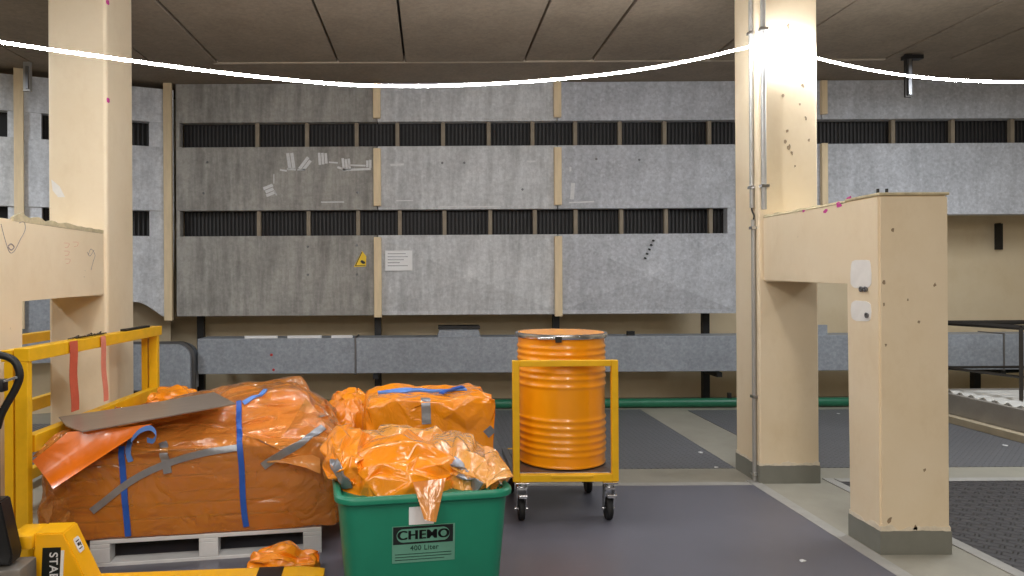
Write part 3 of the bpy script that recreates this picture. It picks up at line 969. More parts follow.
# ------------------------------------------------------------------ duct along the wall foot, pipe, brackets
d = thing('duct', 'long grey galvanised duct along the foot of the back wall', 'duct', (1.5, 8.1, 0.45), 0)
YD = 8.0
def XD(px): return (px - 430) * YD / F
def ZD(py): return CAMZ + (280 - py) * YD / F
zd0, zd1 = ZD(373), ZD(337.5)
for (a, b) in ((XD(197), XD(354.5)), (XD(355.5), XD(560)), (XD(560.6), XD(800)), (XD(800.6), XD(1003)), (XD(1003.6), XD(1024) + 1.0)):
    bm = bmesh.new(); add_box(bm, a, b, YD, YD + 0.36, zd0, zd1, 0.008); obj('duct_section', bm, M_DUCT, d)
for px in (355, 1003.3):
    bm = bmesh.new(); add_box(bm, XD(px) - .010, XD(px) + .010, YD - 0.006, YD + 0.37, zd0 - .012, zd1 + .012, 0.003); obj('flange', bm, M_STEEL, d)
# rounded end piece standing on the floor at the left
d2 = thing('duct_end_box', 'grey metal duct end with rounded upper corner beside the yellow frame', 'duct', (XD(170), 7.9, 0), 0)
def rc(x0, x1, z0, z1, r, Yf, dep):
    pts = [(x0, Yf, z0), (x1, Yf, z0)] + [(x1 - r + r * math.cos(t), Yf, z1 - r + r * math.sin(t)) for t in [k * PI / 16 for k in range(9)]] + [(x0, Yf, z1)]
    bm = bmesh.new(); add_prism(bm, pts, (0, dep, 0)); return bm
obj('shell', rc(XD(95), XD(194), 0.28, ZD(342), 0.16, 7.86, 0.28), M_DUCT, d2)
obj('rim', rc(XD(95) - .02, XD(194) + .035, 0.26, ZD(342) + .03, 0.18, 7.90, 0.05), M_STEEL, d2)
boxo('foot', XD(110), XD(185), 7.92, 8.3, 0, 0.28, M_DSTEEL, d2)
for (px, py) in ((271, 354), (273, 369)):
    bm = bmesh.new(); add_lathe(bm, [(.016, 0), (.014, .002)], 10)
    bmesh.ops.transform(bm, matrix=Matrix.Translation((XD(px), YD, ZD(py))) @ Matrix.Rotation(R(90), 4, 'X'), verts=bm.verts)
    obj('red_dot', bm, M_REDDOT, d)
# brackets carrying the duct
for i, (px, lab) in enumerate(((200, 'black bracket post at the left end of the duct'), (377.5, 'black bracket post under the duct below the warning sign'), (556, 'black bracket post behind the orange drum'), (706, 'black bracket post left of the right pillar'), (977, 'black bracket post behind the dark table frame'))):
    b = thing('wall_bracket', lab, 'bracket', ((px - 430) * 8.4 / F, 8.44, 0), 0, 'duct brackets')
    x = (px - 430) * 8.4 / F
    boxo('post', x - .04, x + .04, 8.40, 8.47, 0, 1.3 if i < 4 else .42, M_BLACK, b)
    if i: boxo('arm', x - .03, x + .03, YD + 0.02, 8.40, zd0 - 0.07, zd0 - 0.014, M_BLACK, b)
    if i == 4:
        tubeo('brace', [(x + .02, 8.38, 0.36), (x + .34, 8.2, 0.40)], 0.025, M_BLACK, b, 6)
gp = tag(tubeo('green_pipe', [(-1.4, 8.13, 0.058), (9.0 - .2, 8.13, 0.058)], 0.053, M_GPIPE, None, 16), 'dark green pipe lying along the floor in front of the back wall', 'pipe')
st = tag(boxo('pipe_stub', XD(732), XD(735), 8.11, 8.15, 0.10, 0.17, M_DSTEEL), 'short dark stub standing up from the green pipe', 'fitting')
# box on duct, tape on duct, lug on duct
x0, x1 = XD(437), XD(481)
b = thing('junction_box', 'flat grey box with dark lid lying on the duct', 'box', ((x0 + x1) / 2, 8.15, zd1), 0)
bm = bmesh.new(); add_prism(bm, [(x0, 8.08, zd1), (x1, 8.08, zd1), (x1 - .03, 8.08, zd1 + .09), (x0 + .03, 8.08, zd1 + .09)], (0, 0.2, 0)); obj('body', bm, M_DUCT, b)
boxo('lid', x0 + .01, x1 - .01, 8.06, 8.3, zd1 + .09, zd1 + .125, M_BLACK, b)
for i, (a, bb) in enumerate(((244, 277), (287, 321), (331, 352))):
    tag(boxo('foam_strip', XD(a), XD(bb), YD + .005, YD + .03, zd1 + .0005, zd1 + .03, M_WHITE), ['longest white strip on the duct top, furthest left', 'middle white strip on the duct top', 'short white strip on the duct top nearest the joint'][i], 'strip', 'white strips on the duct')
tag(boxo('mounting_lug', XD(819), XD(832), 8.1, 8.16, zd1, zd1 + .11, M_DUCT), 'small grey lug standing on the duct behind the right pillar', 'lug')
tag(boxo('mounting_lug', XD(630), XD(637), 8.1, 8.16, zd1, zd1 + .05, M_BLACK), 'small black lug standing on the duct right of the drum', 'lug')
# hanging brackets under the ceiling and on the wall
x, y = at(909, 75, 7.1).x, 7.1
zb = at(909, 97, 7.1).z
b = thing('ceiling_bracket', 'dark steel hanger bracket under the ceiling at upper right', 'bracket', (x, y, zb), 0)
boxo('strap', x - .036, x + .036, y, y + .025, zb, H, M_DSTEEL, b)
boxo('strap_rib', x - .016, x + .016, y - .02, y, zb + .02, H - .06, M_STEEL, b)
boxo('top_arm', x - .05, x + .13, y - .03, y + .05, H - .06, H - .02, M_BLACK, b)
b = thing('ceiling_bracket', 'grey strip bracket hanging beside the batten behind the left pillar', 'bracket', (at(27, 75, 7.2).x, 7.2, at(27, 91, 7.2).z), 0)
p = at(27, 91, 7.2)
boxo('strap', p.x - .04, p.x + .03, 7.2, 7.24, p.z, H, M_CONDUIT, b); boxo('strap_rib', p.x - .005, p.x + .02, 7.18, 7.2, p.z + .02, H - .05, M_STEEL, b)
p = at(998.5, 237, 8.84)
b = thing('angle_bracket', 'black punched angle bracket on the beige wall at right', 'bracket', (p.x, 8.83, p.z - .16), 0)
boxo('plate', p.x - .045, p.x + .045, 8.825, 8.849, p.z - .16, p.z + .17, M_BLACK, b)
for k in range(3): 
    bm = bmesh.new(); add_lathe(bm, [(0.012, 0), (0.012, 0.006), (0.006, 0.01)], 8)
    bmesh.ops.transform(bm, matrix=Matrix.Translation((p.x, 8.825, p.z - .1 + k * .1)) @ Matrix.Rotation(R(90), 4, 'X'), verts=bm.verts)
    obj('bolt', bm, M_CHROME, b)
boxo('flange', p.x - .05, p.x - .04, 8.75, 8.83, p.z - .16, p.z + .17, M_BLACK, b)

# paper and warning sign
s = YW / F
pz, pxx = Z8(260.5), X8(399)
w = thing('paper_notice', 'white printed paper notice taped beside the wooden batten', 'paper', (pxx, YW - .004, pz - .11), 0)
bm = bmesh.new(); add_box(bm, pxx - 13.5 * s, pxx + 13.5 * s, YW - .038, YW - .035, pz - 10 * s, pz + 10 * s); obj('sheet', bm, M_WHITE, w)
for k in range(5):
    ln = (18, 20, 16, 12, 20)[k]
    boxo('print_line', pxx - 11 * s, pxx + (ln - 11) * s, YW - .0395, YW - .0382, pz + (6.5 - k * 3) * s, pz + (7.2 - k * 3) * s, M_STEEL, w)
def tri(cx, cy, k):
    return [(X8(cx) + dx * s, YW - .006, Z8(cy) + dz * s) for dx, dz in k]
w = thing('warning_sign', 'torn yellow triangular warning sign on the concrete panel', 'sign', (X8(361), YW - .006, Z8(267)), 0)
bm = bmesh.new(); add_prism(bm, tri(361, 259, [(-7, -7.5), (5, -7.0), (5.5, 3), (1.2, 8.5)]), (0, .005, 0)); obj('sign_plate', bm, M_WARN, w)
bm = bmesh.new(); add_prism(bm, [(x, y - .002, z) for x, y, z in tri(361, 259, [(-5.6, -6.6), (4.6, -6.2), (4.6, -5.6), (-4.6, -6.0)])], (0, .002, 0)); obj('border', bm, M_INK, w)
bm = bmesh.new(); add_prism(bm, [(x, y - .002, z) for x, y, z in tri(361, 259, [(-5.9, -6.4), (-5.0, -6.2), (1.4, 7.0), (0.8, 7.4)])], (0, .002, 0)); obj('border', bm, M_INK, w)
bm = bmesh.new(); add_prism(bm, [(x, y - .002, z) for x, y, z in tri(361, 259, [(-0.5, -2.6), (2.0, -4.6), (4.4, -4.2), (4.2, -2.4), (1.6, -0.8), (0.2, -1.0)])], (0, .002, 0)); obj('symbol', bm, M_INK, w)

# ------------------------------------------------------------------ drum on its trolley
DX, DY = 0.868, 4.66
DZ0 = 0.305
tr = thing('drum_trolley', 'yellow drum trolley with front hoop frame and four castors', 'trolley', (DX, DY, 0), 0)
fx0, fx1, fy = 0.505, 1.157, 4.31
def tbox(name, *a, m=M_YEL, bev=0.004): 
    bm = bmesh.new(); add_box(bm, *a, bev); return obj(name, bm, m, tr)
tbox('post', fx0, fx0 + .042, fy, fy + .035, 0.252, 1.0); tbox('post', fx1 - .042, fx1, fy, fy + .035, 0.252, 1.0)
tbox('top_bar', fx0 + .042, fx1 - .042, fy, fy + .035, 0.962, 1.0)
tbox('front_bar', fx0 + .042, fx1 - .042, fy - .004, fy + .036, 0.252, 0.298)
tbox('lip', DX - .13, DX + .13, fy - .012, fy - .004, 0.278, 0.296)
tbox('side_rail', fx0, fx0 + .04, fy + .036, 5.0, 0.255, 0.298, m=M_STEEL); tbox('side_rail', fx1 - .04, fx1, fy + .036, 5.0, 0.255, 0.298, m=M_STEEL)
tbox('rear_bar', fx0 + .041, fx1 - .041, 4.96, 5.0, 0.255, 0.298)
tbox('base_plate', fx0 + .041, fx1 - .041, fy + .037, 4.959, 0.285, 0.3, m=M_STEEL)
def caster(x, y, name='caster'):
    g = obj('caster', (lambda b: (add_box(b, x - .045, x + .045, y - .05, y + .05, .242, .251, .002), b)[1])(bmesh.new()), M_CHROME, tr)
    bm = bmesh.new(); add_lathe(bm, [(0.03, .215), (0.034, .23), (0.03, .242)], 16, (x, y, 0)); obj('swivel', bm, M_CHROME, g, 'auto')
    bm = bmesh.new()
    for sx in (-1, 1):
        add_prism(bm, [(x + sx * .026, y - .035, .222), (x + sx * .026, y + .035, .222), (x + sx * .026, y + .045, .07), (x + sx * .026, y + .015, .06)], (sx * .005, 0, 0))
    add_box(bm, x - .031, x + .031, y - .04, y + .035, .205, .218); obj('fork', bm, M_CHROME, g)
    bm = bmesh.new(); add_lathe(bm, [(.05, -.018), (.066, -.018), (.072, -.010), (.072, .010), (.066, .018), (.05, .018)], 24)
    bmesh.ops.transform(bm, matrix=Matrix.Translation((x, y + .025, .073)) @ Matrix.Rotation(R(90), 4, 'Y'), verts=bm.verts); obj('wheel', bm, M_RUBBER, g, 'auto')
    tubeo('axle', [(x - .04, y + .025, .073), (x + .04, y + .025, .073)], .008, M_CHROME, g, 8)
    boxo('brake_pedal', x - .028, x + .028, y - .085, y - .04, .165, .185, M_CHROME, g, .004)
for (x, y) in ((fx0 + .055, fy + .03), (fx1 - .055, fy + .03), (fx0 + .055, 4.90), (fx1 - .055, 4.90)): caster(x, y)

dr = thing('steel_drum', 'orange ribbed steel drum with silver clamp ring on the trolley', 'drum', (DX, DY, DZ0), 0)
prof = [(0.0, 0.0), (.278, 0.0), (.285, .004), (.287, .012)]
Hd = .845; rr = .286
beads = [.088, .128, .168, .24, .28, .33, .545, .59, .635, .68, .722, .762]
z = .02
while z < Hd - .03:
    off = 0
    for bd in beads:
        off += .0075 * math.exp(-(((Hd - z) - bd) / .011) ** 2)
    prof.append((rr - .003 + off, z)); z += .006
prof += [(rr, Hd - .02), (rr, Hd - .004), (rr - .008, Hd - .004), (0.0, Hd - .004)]
bm = bmesh.new(); add_lathe(bm, [p for p in prof if p[0] > 0.001], 72, (DX, DY, DZ0)); obj('body', bm, M_DRUM, dr, 'auto')
bm = bmesh.new(); add_lathe(bm, [(.288, Hd - .03), (.300, Hd - .028), (.304, Hd - .015), (.301, Hd - .002), (.292, Hd + .002), (.284, Hd)], 72, (DX, DY, DZ0), cap=False)
obj('clamp_ring', bm, M_CHROME, dr, 'auto')
bm = bmesh.new(); add_lathe(bm, [(.05, Hd - .012), (.12, Hd - .012), (.125, Hd - .007), (.235, Hd - .007), (.24, Hd - .014), (.268, Hd - .014), (.282, Hd + .001)], 64, (DX, DY, DZ0))
obj('lid', bm, M_DRUM, dr, 'auto')
bm = bmesh.new(); add_box(bm, DX - .09, DX - .05, DY - .312, DY - .298, DZ0 + Hd - .045, DZ0 + Hd - .008, .003); obj('latch', bm, M_DSTEEL, dr)
bm = bmesh.new(); add_box(bm, DX - .20, DX - .09, DY - .30, DY - .262, DZ0 + Hd - .026, DZ0 + Hd - .012, .003); obj('lever', bm, M_CHROME, dr)

# ------------------------------------------------------------------ green tub
TYAW = R(9.5)
fl = Vector((-0.392, 2.83, 0))                      # front left corner of the rim
tu = Vector((math.cos(TYAW), math.sin(TYAW), 0)); tv = Vector((-math.sin(TYAW), math.cos(TYAW), 0))
TW, TL, TH = 0.765, 1.02, 0.61
tc = fl + tu * TW / 2 + tv * TL / 2
tub = thing('tub', 'large green plastic tub filled with orange bags', 'tub', tc, TYAW)
def rrect(w, l, r, n=6):
    pts = []
    for (sx, sy, a0) in ((1, 1, 0), (-1, 1, 90), (-1, -1, 180), (1, -1, 270)):
        for k in range(n + 1):
            a = R(a0 + 90 * k / n)
            pts.append((sx * (w / 2 - r) + r * math.cos(a), sy * (l / 2 - r) + r * math.sin(a)))
    return pts
def loft(name, layers, m, par, closed=True):
    bm = bmesh.new(); rings = []
    for (w, l, r, z) in layers:
        rings.append([bm.verts.new((x, y, z)) for x, y in rrect(w, l, r)])
    n = len(rings[0])
    for A, B in zip(rings, rings[1:]):
        for k in range(n): bm.faces.new([A[k], A[(k + 1) % n], B[(k + 1) % n], B[k]])
    bm.faces.new(rings[0][::-1])
    if closed: bm.faces.new(rings[-1])
    return obj(name, bm, m, par, 'auto', local=True)
k = .045
loft('body', [(TW - .15, TL - .15, .05, 0.02), (TW - .13, TL - .13, .06, .04), (TW - k, TL - k, .075, TH - .03), (TW - k - .03, TL - k - .03, .07, TH - .03), (TW - .17, TL - .17, .05, .06)], M_GREEN, tub)
rim = []
for i in range(9):
    a = PI * 1.0 - i * PI * 1.25 / 8
    rim.append((TW - .03 - .0 - .03 * (1 + math.cos(a)) * -1 - .03, TL - .03 + .03 * (1 + math.cos(a)) - .03, .085, TH - .018 + .018 * math.sin(a)))
rim = [(TW - .055 + .05 * t, TL - .055 + .05 * t, .08 + .01 * t, TH - .032 + zz) for t, zz in ((0, 0), (.75, .0), (1, .006), (1.05, .016), (1, .026), (.7, .034), (.2, .034), (-.2, .026), (-.25, .0))]
loft('rim', rim, M_GREEN, tub, closed=False)
for (sx, sy) in ((-1, -1), (1, -1), (-1, 1), (1, 1)):
    boxo('foot', sx * .22 - .07, sx * .22 + .07, sy * .33 - .08, sy * .33 + .08, 0, .021, M_GREEN, tub, .005, local=True)
# sticker on the leaning front wall; frame: x along wall, y up wall
ang = math.atan2((.13 - k) / 2, TH - .07)
SM = WM[tub.name] @ Matrix.Translation((-0.02, -(TL - k) / 2, TH - .03)) @ Matrix.Rotation(R(90) + ang, 4, 'X') @ Matrix.Translation((0, -.034, 0))
# scale: one photo pixel is about 4.1 mm there
def sbox(bm, x0, x1, y0, y1, z0, z1): add_box(bm, x0, x1, y0, y1, z0, z1, 0, SM)
ctr = (0.0, -0.150)
def stick(name, x0, x1, y0, y1, z1, m, z0=-.001):
    bm = bmesh.new(); sbox(bm, x0, x1, y0, y1, z0, z1); return obj(name, bm, m, tub)
sx0, sx1 = -0.125, 0.140
stick('sticker', sx0, sx1, -.225, -.068, .0025, M_STICK)
stick('sticker_band', sx0 + .004, sx1 - .008, -.145, -.070, .0035, M_INK, .002)
def pill(hw, hh, cx, cy, z0, z1, m, name):
    bm = bmesh.new(); pts = []
    for k2 in range(24):
        a = 2 * PI * k2 / 24
        x = (hw - hh) * (1 if math.cos(a) > 0 else -1) + hh * math.cos(a)
        pts.append((cx + x, cy + hh * math.sin(a), z0))
    add_prism(bm, pts, (0, 0, z1 - z0), SM); return obj(name, bm, m, tub)
mid = (sx0 + sx1) / 2 - .002
pill(.112, .029, mid, -.108, .003, .0042, M_STICK, 'sticker_oval')
bm = text_bm('CHEMO', .054, .0006, .0002)
for k3 in (-.0016, .0016, .0032):
    b5 = text_bm('CHEMO', .054, .0006, .0002)
    bmesh.ops.transform(b5, matrix=Matrix.Translation((k3, 0, 0)), verts=b5.verts)
    m5 = bpy.data.meshes.new('lettering'); b5.to_mesh(m5); b5.free(); bm.from_mesh(m5); bpy.data.meshes.remove(m5)
bmesh.ops.transform(bm, matrix=SM @ Matrix.Translation((mid, -.108, .0048)) @ Matrix.Diagonal((1.10, 1, 1, 1)), verts=bm.verts); obj('lettering', bm, M_INK, tub)
bm = text_bm('400 Liter', .030, .0005, .0004)
bmesh.ops.transform(bm, matrix=SM @ Matrix.Translation((mid + .005, -.164, .0032)), verts=bm.verts); obj('lettering', bm, M_INK2, tub)
for i2 in range(3):
    stick('print_line', sx0 + .012, sx1 - .014 - .03 * (i2 == 2), -.190 - i2 * .012, -.187 - i2 * .012, .0032, M_INK2, .002)
stick('white_label', -.055, .05, -.064, .012, .002, M_WHITE)

# ------------------------------------------------------------------ orange bags in the tub
def tubp(u, v, z): return fl + tu * u + tv * v + Vector((0, 0, z))
def bag(name, label, cores, c, h, rz, n, jn, seed, m, fold=.10, jt=.35, soft=1):
    f = sd_union(cores, .05)
    X, Fc = film_mesh(f, c, h, rz, n, jt, jn, seed, .003, None, fold, 3, soft)
    t = thing(name, label, 'bag', (c[0], c[1], float(X[:, 2].min())), 0, 'orange bags in the tub')
    o, bvh = film_obj('plastic_film', X, Fc, m, t)
    return t, bvh
def P3(v): return (v.x, v.y, v.z)
# big front bag
b1, v1 = bag('plastic_bag', 'bright orange plastic bag at the front of the green tub',
    [sd_ell(P3(tubp(.33, .36, .57)), (.25, .25, .16), TYAW), sd_ell(P3(tubp(.22, .32, .60)), (.15, .20, .11), TYAW), sd_ell(P3(tubp(.30, .44, .65)), (.15, .12, .09), TYAW + .4)],
    P3(tubp(.30, .36, .60)), (.28, .27, .19), TYAW, 6, .060, 3, M_BAG, .12)
# right bag, sloping down to a point at the right corner
b2, v2 = bag('plastic_bag', 'pale orange shiny bag slumping over the right corner of the green tub',
    [sd_ell(P3(tubp(.58, .52, .57)), (.16, .30, .16), TYAW - .2), sd_ell(P3(tubp(.65, .32, .60)), (.10, .18, .08), TYAW - .5, .25), sd_ell(P3(tubp(.71, .20, .605)), (.06, .10, .035), TYAW - .5, .3)],
    P3(tubp(.61, .40, .6)), (.17, .36, .17), TYAW, 6, .045, 8, M_BAG2, .11)
# left bag with tape, standing against the left rim
b3, v3 = bag('plastic_bag', 'orange bag with grey tape at the left edge of the tub',
    [sd_ell(P3(tubp(.06, .34, .665)), (.075, .15, .075), TYAW + .1), sd_ell(P3(tubp(.07, .52, .70)), (.10, .14, .09), TYAW)],
    P3(tubp(.07, .44, .68)), (.09, .26, .11), TYAW, 5, .04, 12, M_BAG, .12)
b4, v4 = bag('plastic_bag', 'light orange crumpled bag at the back of the green tub',
    [sd_ell(P3(tubp(.36, .76, .56)), (.25, .18, .15), TYAW), sd_ell(P3(tubp(.50, .66, .63)), (.10, .10, .10), TYAW), sd_ell(P3(tubp(.24, .72, .63)), (.08, .10, .08), TYAW)],
    P3(tubp(.36, .76, .58)), (.27, .2, .18), TYAW, 6, .05, 21, M_BAG2, .12)
tipA, tipB, tipC, tipD = at(484, 447, 3.30), at(497, 452, 3.28), at(514, 477, 3.03), at(486, 489, 2.98)
patch('sheet_corner', (tipA, tipB, tipC, tipD), M_BAG2, b2, 12, 12, .02, .003, .012, 6, Vector((.1, -.6, .8)).normalized())
def tape_px(bvh, pxs, width, par, m=M_DUCTTAPE, name='tape', lift=.007, n=20, back=4.0):
    return band(name, bvh, [seen(bvh, x, y, back) for x, y in pxs], width, m, par, lift, n)
tape_px(v3, [(333, 461), (339, 469), (344, 480), (347, 487)], .05, b3, back=3.2)
tape_px(v2, [(452, 462), (464, 474), (480, 489)], .065, b2, back=3.2)
# loose translucent corner hanging over the rim
A = at(413, 482, 2.915); B = at(446, 478, 2.935); C = at(436, 522, 2.845); D = at(424, 519, 2.84)
patch('hanging_corner', (A, B, C, D), M_CLEARFLAP, b1, 10, 10, .012, .003, .006, 4, Vector((-.2, -1, .2)).normalized())

# ------------------------------------------------------------------ pallet with the big wrapped package
PYAW = R(9)
P0 = Vector((-1.79, 3.665, 0)); pu = Vector((math.cos(PYAW), math.sin(PYAW), 0)); pv = Vector((-math.sin(PYAW), math.cos(PYAW), 0))
pal = thing('pallet', 'pale grey pallet under the big wrapped package', 'pallet', P0 + pu * .6 + pv * .4, PYAW)
def lb(name, x0, x1, y0, y1, z0, z1, m, par, bev=.003): return boxo(name, x0, x1, y0, y1, z0, z1, m, par, bev, local=True)
for y in (-.4, -.2325, -.05, .1325, .30): lb('deck_board', -.6, .6, y, y + .1, .122, .144, M_PALLET, pal)
for x in (-.6, -.05, .5): lb('stringer_board', x, x + .1, -.4, .4, .10, .1215, M_PALLET, pal)
for x in (-.6, -.05, .5):
    for y in (-.4, -.05, .3): lb('block', x, x + .1, y, y + .1, .022, .0995, M_PALLET, pal)
for y in (-.4, -.05, .3): lb('bottom_board', -.6, .6, y, y + .1, 0, .0215, M_PALLET, pal)

def pk(u, v, z): return P0 + pu * u + pv * v + Vector((0, 0, z))
pc = pk(.53, .41, .45)
pkg = thing('wrapped_package', 'big package of brown boards wrapped in amber plastic on the pallet', 'package', pk(.53, .41, .145), PYAW)
# brown boards inside, layer on layer
zz = .147
lay = [.085, .075, .065, .085, .065, .065]
for i, hgt in enumerate(lay):
    u0 = -.68 + .03 * ((i * 5) % 3); u1 = .70 - .02 * ((i * 3) % 4)
    dv = .012 * ((i * 7) % 3)
    zc = zz - .145
    lb('board', u0, u1, -.385 + dv, -.01, zc, zc + hgt - .006, M_BOARD, pkg, .004)
    lb('board', u0 + .09, u1 - .01, .0, .38 - dv, zc, zc + hgt - .006, M_BOARD, pkg, .004)
    zz += hgt
ZV = Vector((0, 0, 1))
def wedge(g):
    return [(Vector((-2.025 + g, 0, 0)), Vector((-1, 0, 0))), (pk(-.245 + g, 0, 0), -pu), (pk(1.285 - g, 0, 0), pu), (pk(0, .0 + g, 0), -pv), (pk(0, .845 - g, 0), pv), (pk(0, 0, .147), -ZV),
            (pk(0, .02, .605 - g), -pv * .235 + ZV * .50), (pk(1.0, 0, .845 - g), -pu * .21 + ZV * 1.2), (pk(1.285, 0, .60 - g), pu * .26 + ZV * .27)]
# loose inner wrapping heaped on top of the boards
def flatter(W):
    v = (W - np.array(P0)) @ np.array(pv)
    return np.where((v < .03) & (W[:, 2] < .57), .16, 1.5)
X, Fc = film_mesh(sd_planes([(pk(0, 0, .592), -ZV)] + wedge(.035)), P3(pk(.52, .42, .68)), (.74, .40, .12), PYAW, 9, .3, .012, 14, .002, None, .05, 2, 1, .592)
film_obj('inner_wrapping', X, Fc, M_INNER, pkg)
X, Fc = film_mesh(sd_planes(wedge(0)), P3(pk(.52, .42, .48)), (.77, .42, .34), PYAW, 10, .40, .036, 5, .004, flatter, .085, 3, 1, .150)
flm, vb = film_obj('plastic_film', X, Fc, M_FILM, pkg)

def strap_line(px, pys, w, m, name='strap'):
    return tape_px(vb, [(px + dx, y) for dx, y in pys], w, pkg, m, name, .006, 34, 3.66)
# blue straps
strap_line(122, [(0, 446), (1, 470), (3, 500), (5, 538)], .030, M_BLUE)
strap_line(240, [(-1, 402), (-1, 420), (0, 440), (2, 470), (3, 500), (4, 536)], .030, M_BLUE)
tape_px(vb, [(130, 436), (131, 461)], .026, pkg, M_LBLUE, 'strap_tail', .008, 10)
p1, p2 = seen(vb, 128, 437), seen(vb, 155, 441)
tubep = [at(131, 440, 3.62), at(140, 431, 3.60), at(150, 428, 3.62), at(156, 434, 3.63), at(153, 441, 3.66), at(147, 440, 3.68)]
bm = bmesh.new(); rows = []
for p in smooth_pts(tubep, 5):
    rows.append([bm.verts.new(p + Vector((0, 0, dz)) + Vector((0, dy, 0))) for dz, dy in ((.013, 0), (-.013, 0), (-.013, .003), (.013, .003))])
for a, b in zip(rows, rows[1:]):
    for k2 in range(4): bm.faces.new([a[k2], a[(k2 + 1) % 4], b[(k2 + 1) % 4], b[k2]])
bm.faces.new(rows[0]); bm.faces.new(rows[-1][::-1])
obj('strap_loop', bm, M_LBLUE, pkg)
tape_px(vb, [(243, 404), (252, 399), (266, 391)], .028, pkg, M_LBLUE, 'strap_tail', .012, 10)
# grey tape
tape_px(vb, [(92, 511), (110, 497), (127, 483), (150, 470), (178, 459), (205, 452), (237, 448)], .036, pkg)
tape_px(vb, [(163, 443), (165, 457), (168, 473)], .042, pkg)
tape_px(vb, [(263, 466), (285, 452), (305, 440), (324, 427)], .042, pkg)
# loose folded flap of film at the right end
patch('film_fold', (seen(vb, 306, 400) + Vector((0, -.02, .01)), seen(vb, 322, 415) + Vector((0, -.03, 0)), seen(vb, 318, 470) + Vector((.02, -.05, 0)), seen(vb, 268, 462) + Vector((0, -.02, 0))), M_CLEARFLAP, pkg, 14, 14, -.02, .003, .02, 3)

# orange sheet hanging from below the metal plate
A, B, C, D = at(68, 432, 3.56), at(152, 424, 3.66), at(53, 489, 3.44), at(32, 461, 3.47)
sh = tag(patch('hanging_sheet', (A, B, C, D), M_FLAP, None, 20, 14, .03, .004, .006, 2), 'bright orange plastic sheet hanging out from under the metal plate', 'sheet')

# sheet metal plate lying on top
top = [at(82, 432.5, 3.52), at(236, 404.5, 3.84), at(214, 393, 4.28), at(140, 401, 4.10), at(58, 412.5, 3.98), at(66, 421, 3.70)]
A, B, C = top[0], top[1], top[2]
nrm = (B - A).cross(C - A).normalized()
bm = bmesh.new()
flat = [p - nrm * (p - A).dot(nrm) for p in top]
add_prism(bm, flat, nrm * .006)
tag(obj('metal_plate', bm, M_PLATE), 'brown-grey sheet metal plate with cut corner lying on the wrapped package', 'plate')

# ------------------------------------------------------------------ second package behind the tub
qy = R(7)
q0 = Vector((-.025, 4.52, 0))
pk2 = thing('wrapped_package', 'orange wrapped bale with blue strap standing behind the green tub', 'package', q0, qy)
f = sd_union([sd_box((q0.x, q0.y, .40), (.375, .27, .365), qy, .03), sd_ell((q0.x - .22, q0.y + .08, .70), (.16, .14, .10), qy)], .05)
X, Fc = film_mesh(f, (q0.x, q0.y, .42), (.4, .28, .4), qy, 9, .35, .03, 31, .004, None, .08, 3, 1, .004)
o2, vq = film_obj('plastic_film', X, Fc, M_BAG, pk2)
tape_px(vq, [(425, 399), (426, 410), (426.5, 424)], .055, pk2, back=4.4)
tape_px(vq, [(378, 393.5), (400, 392), (425, 391.5), (450, 391), (466, 390)], .05, pk2, M_LBLUE, 'strap', .008, 30, 4.6)
tape_px(vq, [(441, 396), (452, 392), (463, 389.5)], .03, pk2, M_BLUE, 'strap_buckle', .02, 8, 4.6)
tape_px(vq, [(487, 428), (492, 434)], .06, pk2, back=4.6)
# brown bag between the packages
g0 = Vector((-.58, 4.95, 0))
pk3 = thing('wrapped_package', 'dull orange bag squeezed between the two wrapped packages', 'package', g0, 0)
f = sd_union([sd_ell((g0.x, g0.y, .36), (.17, .22, .35)), sd_ell((g0.x + .02, g0.y, .56), (.15, .18, .14))], .05)
X, Fc = film_mesh(f, (g0.x, g0.y, .40), (.2, .22, .38), 0, 8, .35, .03, 17, .004, None, .1, 3, 1, .004)
film_obj('plastic_film', X, Fc, M_BAG, pk3)
# crumpled bag behind the big package near the yellow frame
g0 = Vector((-1.80, 4.95, 0))
pk4 = thing('plastic_bag', 'crumpled orange bag behind the metal plate beside the yellow frame', 'bag', g0, 0)
f = sd_union([sd_ell((g0.x, g0.y, .38), (.22, .24, .36)), sd_ell((g0.x + .12, g0.y - .05, .58), (.16, .16, .12)), sd_ell((g0.x - .05, g0.y - .05, .62), (.10, .12, .10))], .05)
X, Fc = film_mesh(f, (g0.x, g0.y, .38), (.22, .24, .36), 0, 9, .35, .04, 27, .004, None, .14, 3, 1, .004)
film_obj('plastic_film', X, Fc, M_BAG, pk4)
# scrap of film on the floor in front of the pallet
g0 = at(282, 568, 3.60); g0.z = 0
sc = thing('film_scrap', 'crumpled scrap of orange plastic on the floor before the pallet', 'scrap', g0, 0)
f = sd_union([sd_ell((g0.x - .04, g0.y, .045), (.12, .08, .05)), sd_ell((g0.x - .0, g0.y + .02, .09), (.05, .05, .05)), sd_ell((g0.x + .13, g0.y, .03), (.07, .06, .035))], .03)
X, Fc = film_mesh(f, (g0.x, g0.y, .05), (.16, .09, .06), 0, 5, .4, .05, 5, .003, None, .2, 3, 1, .006)
film_obj('film', X, Fc, M_BAG, sc)

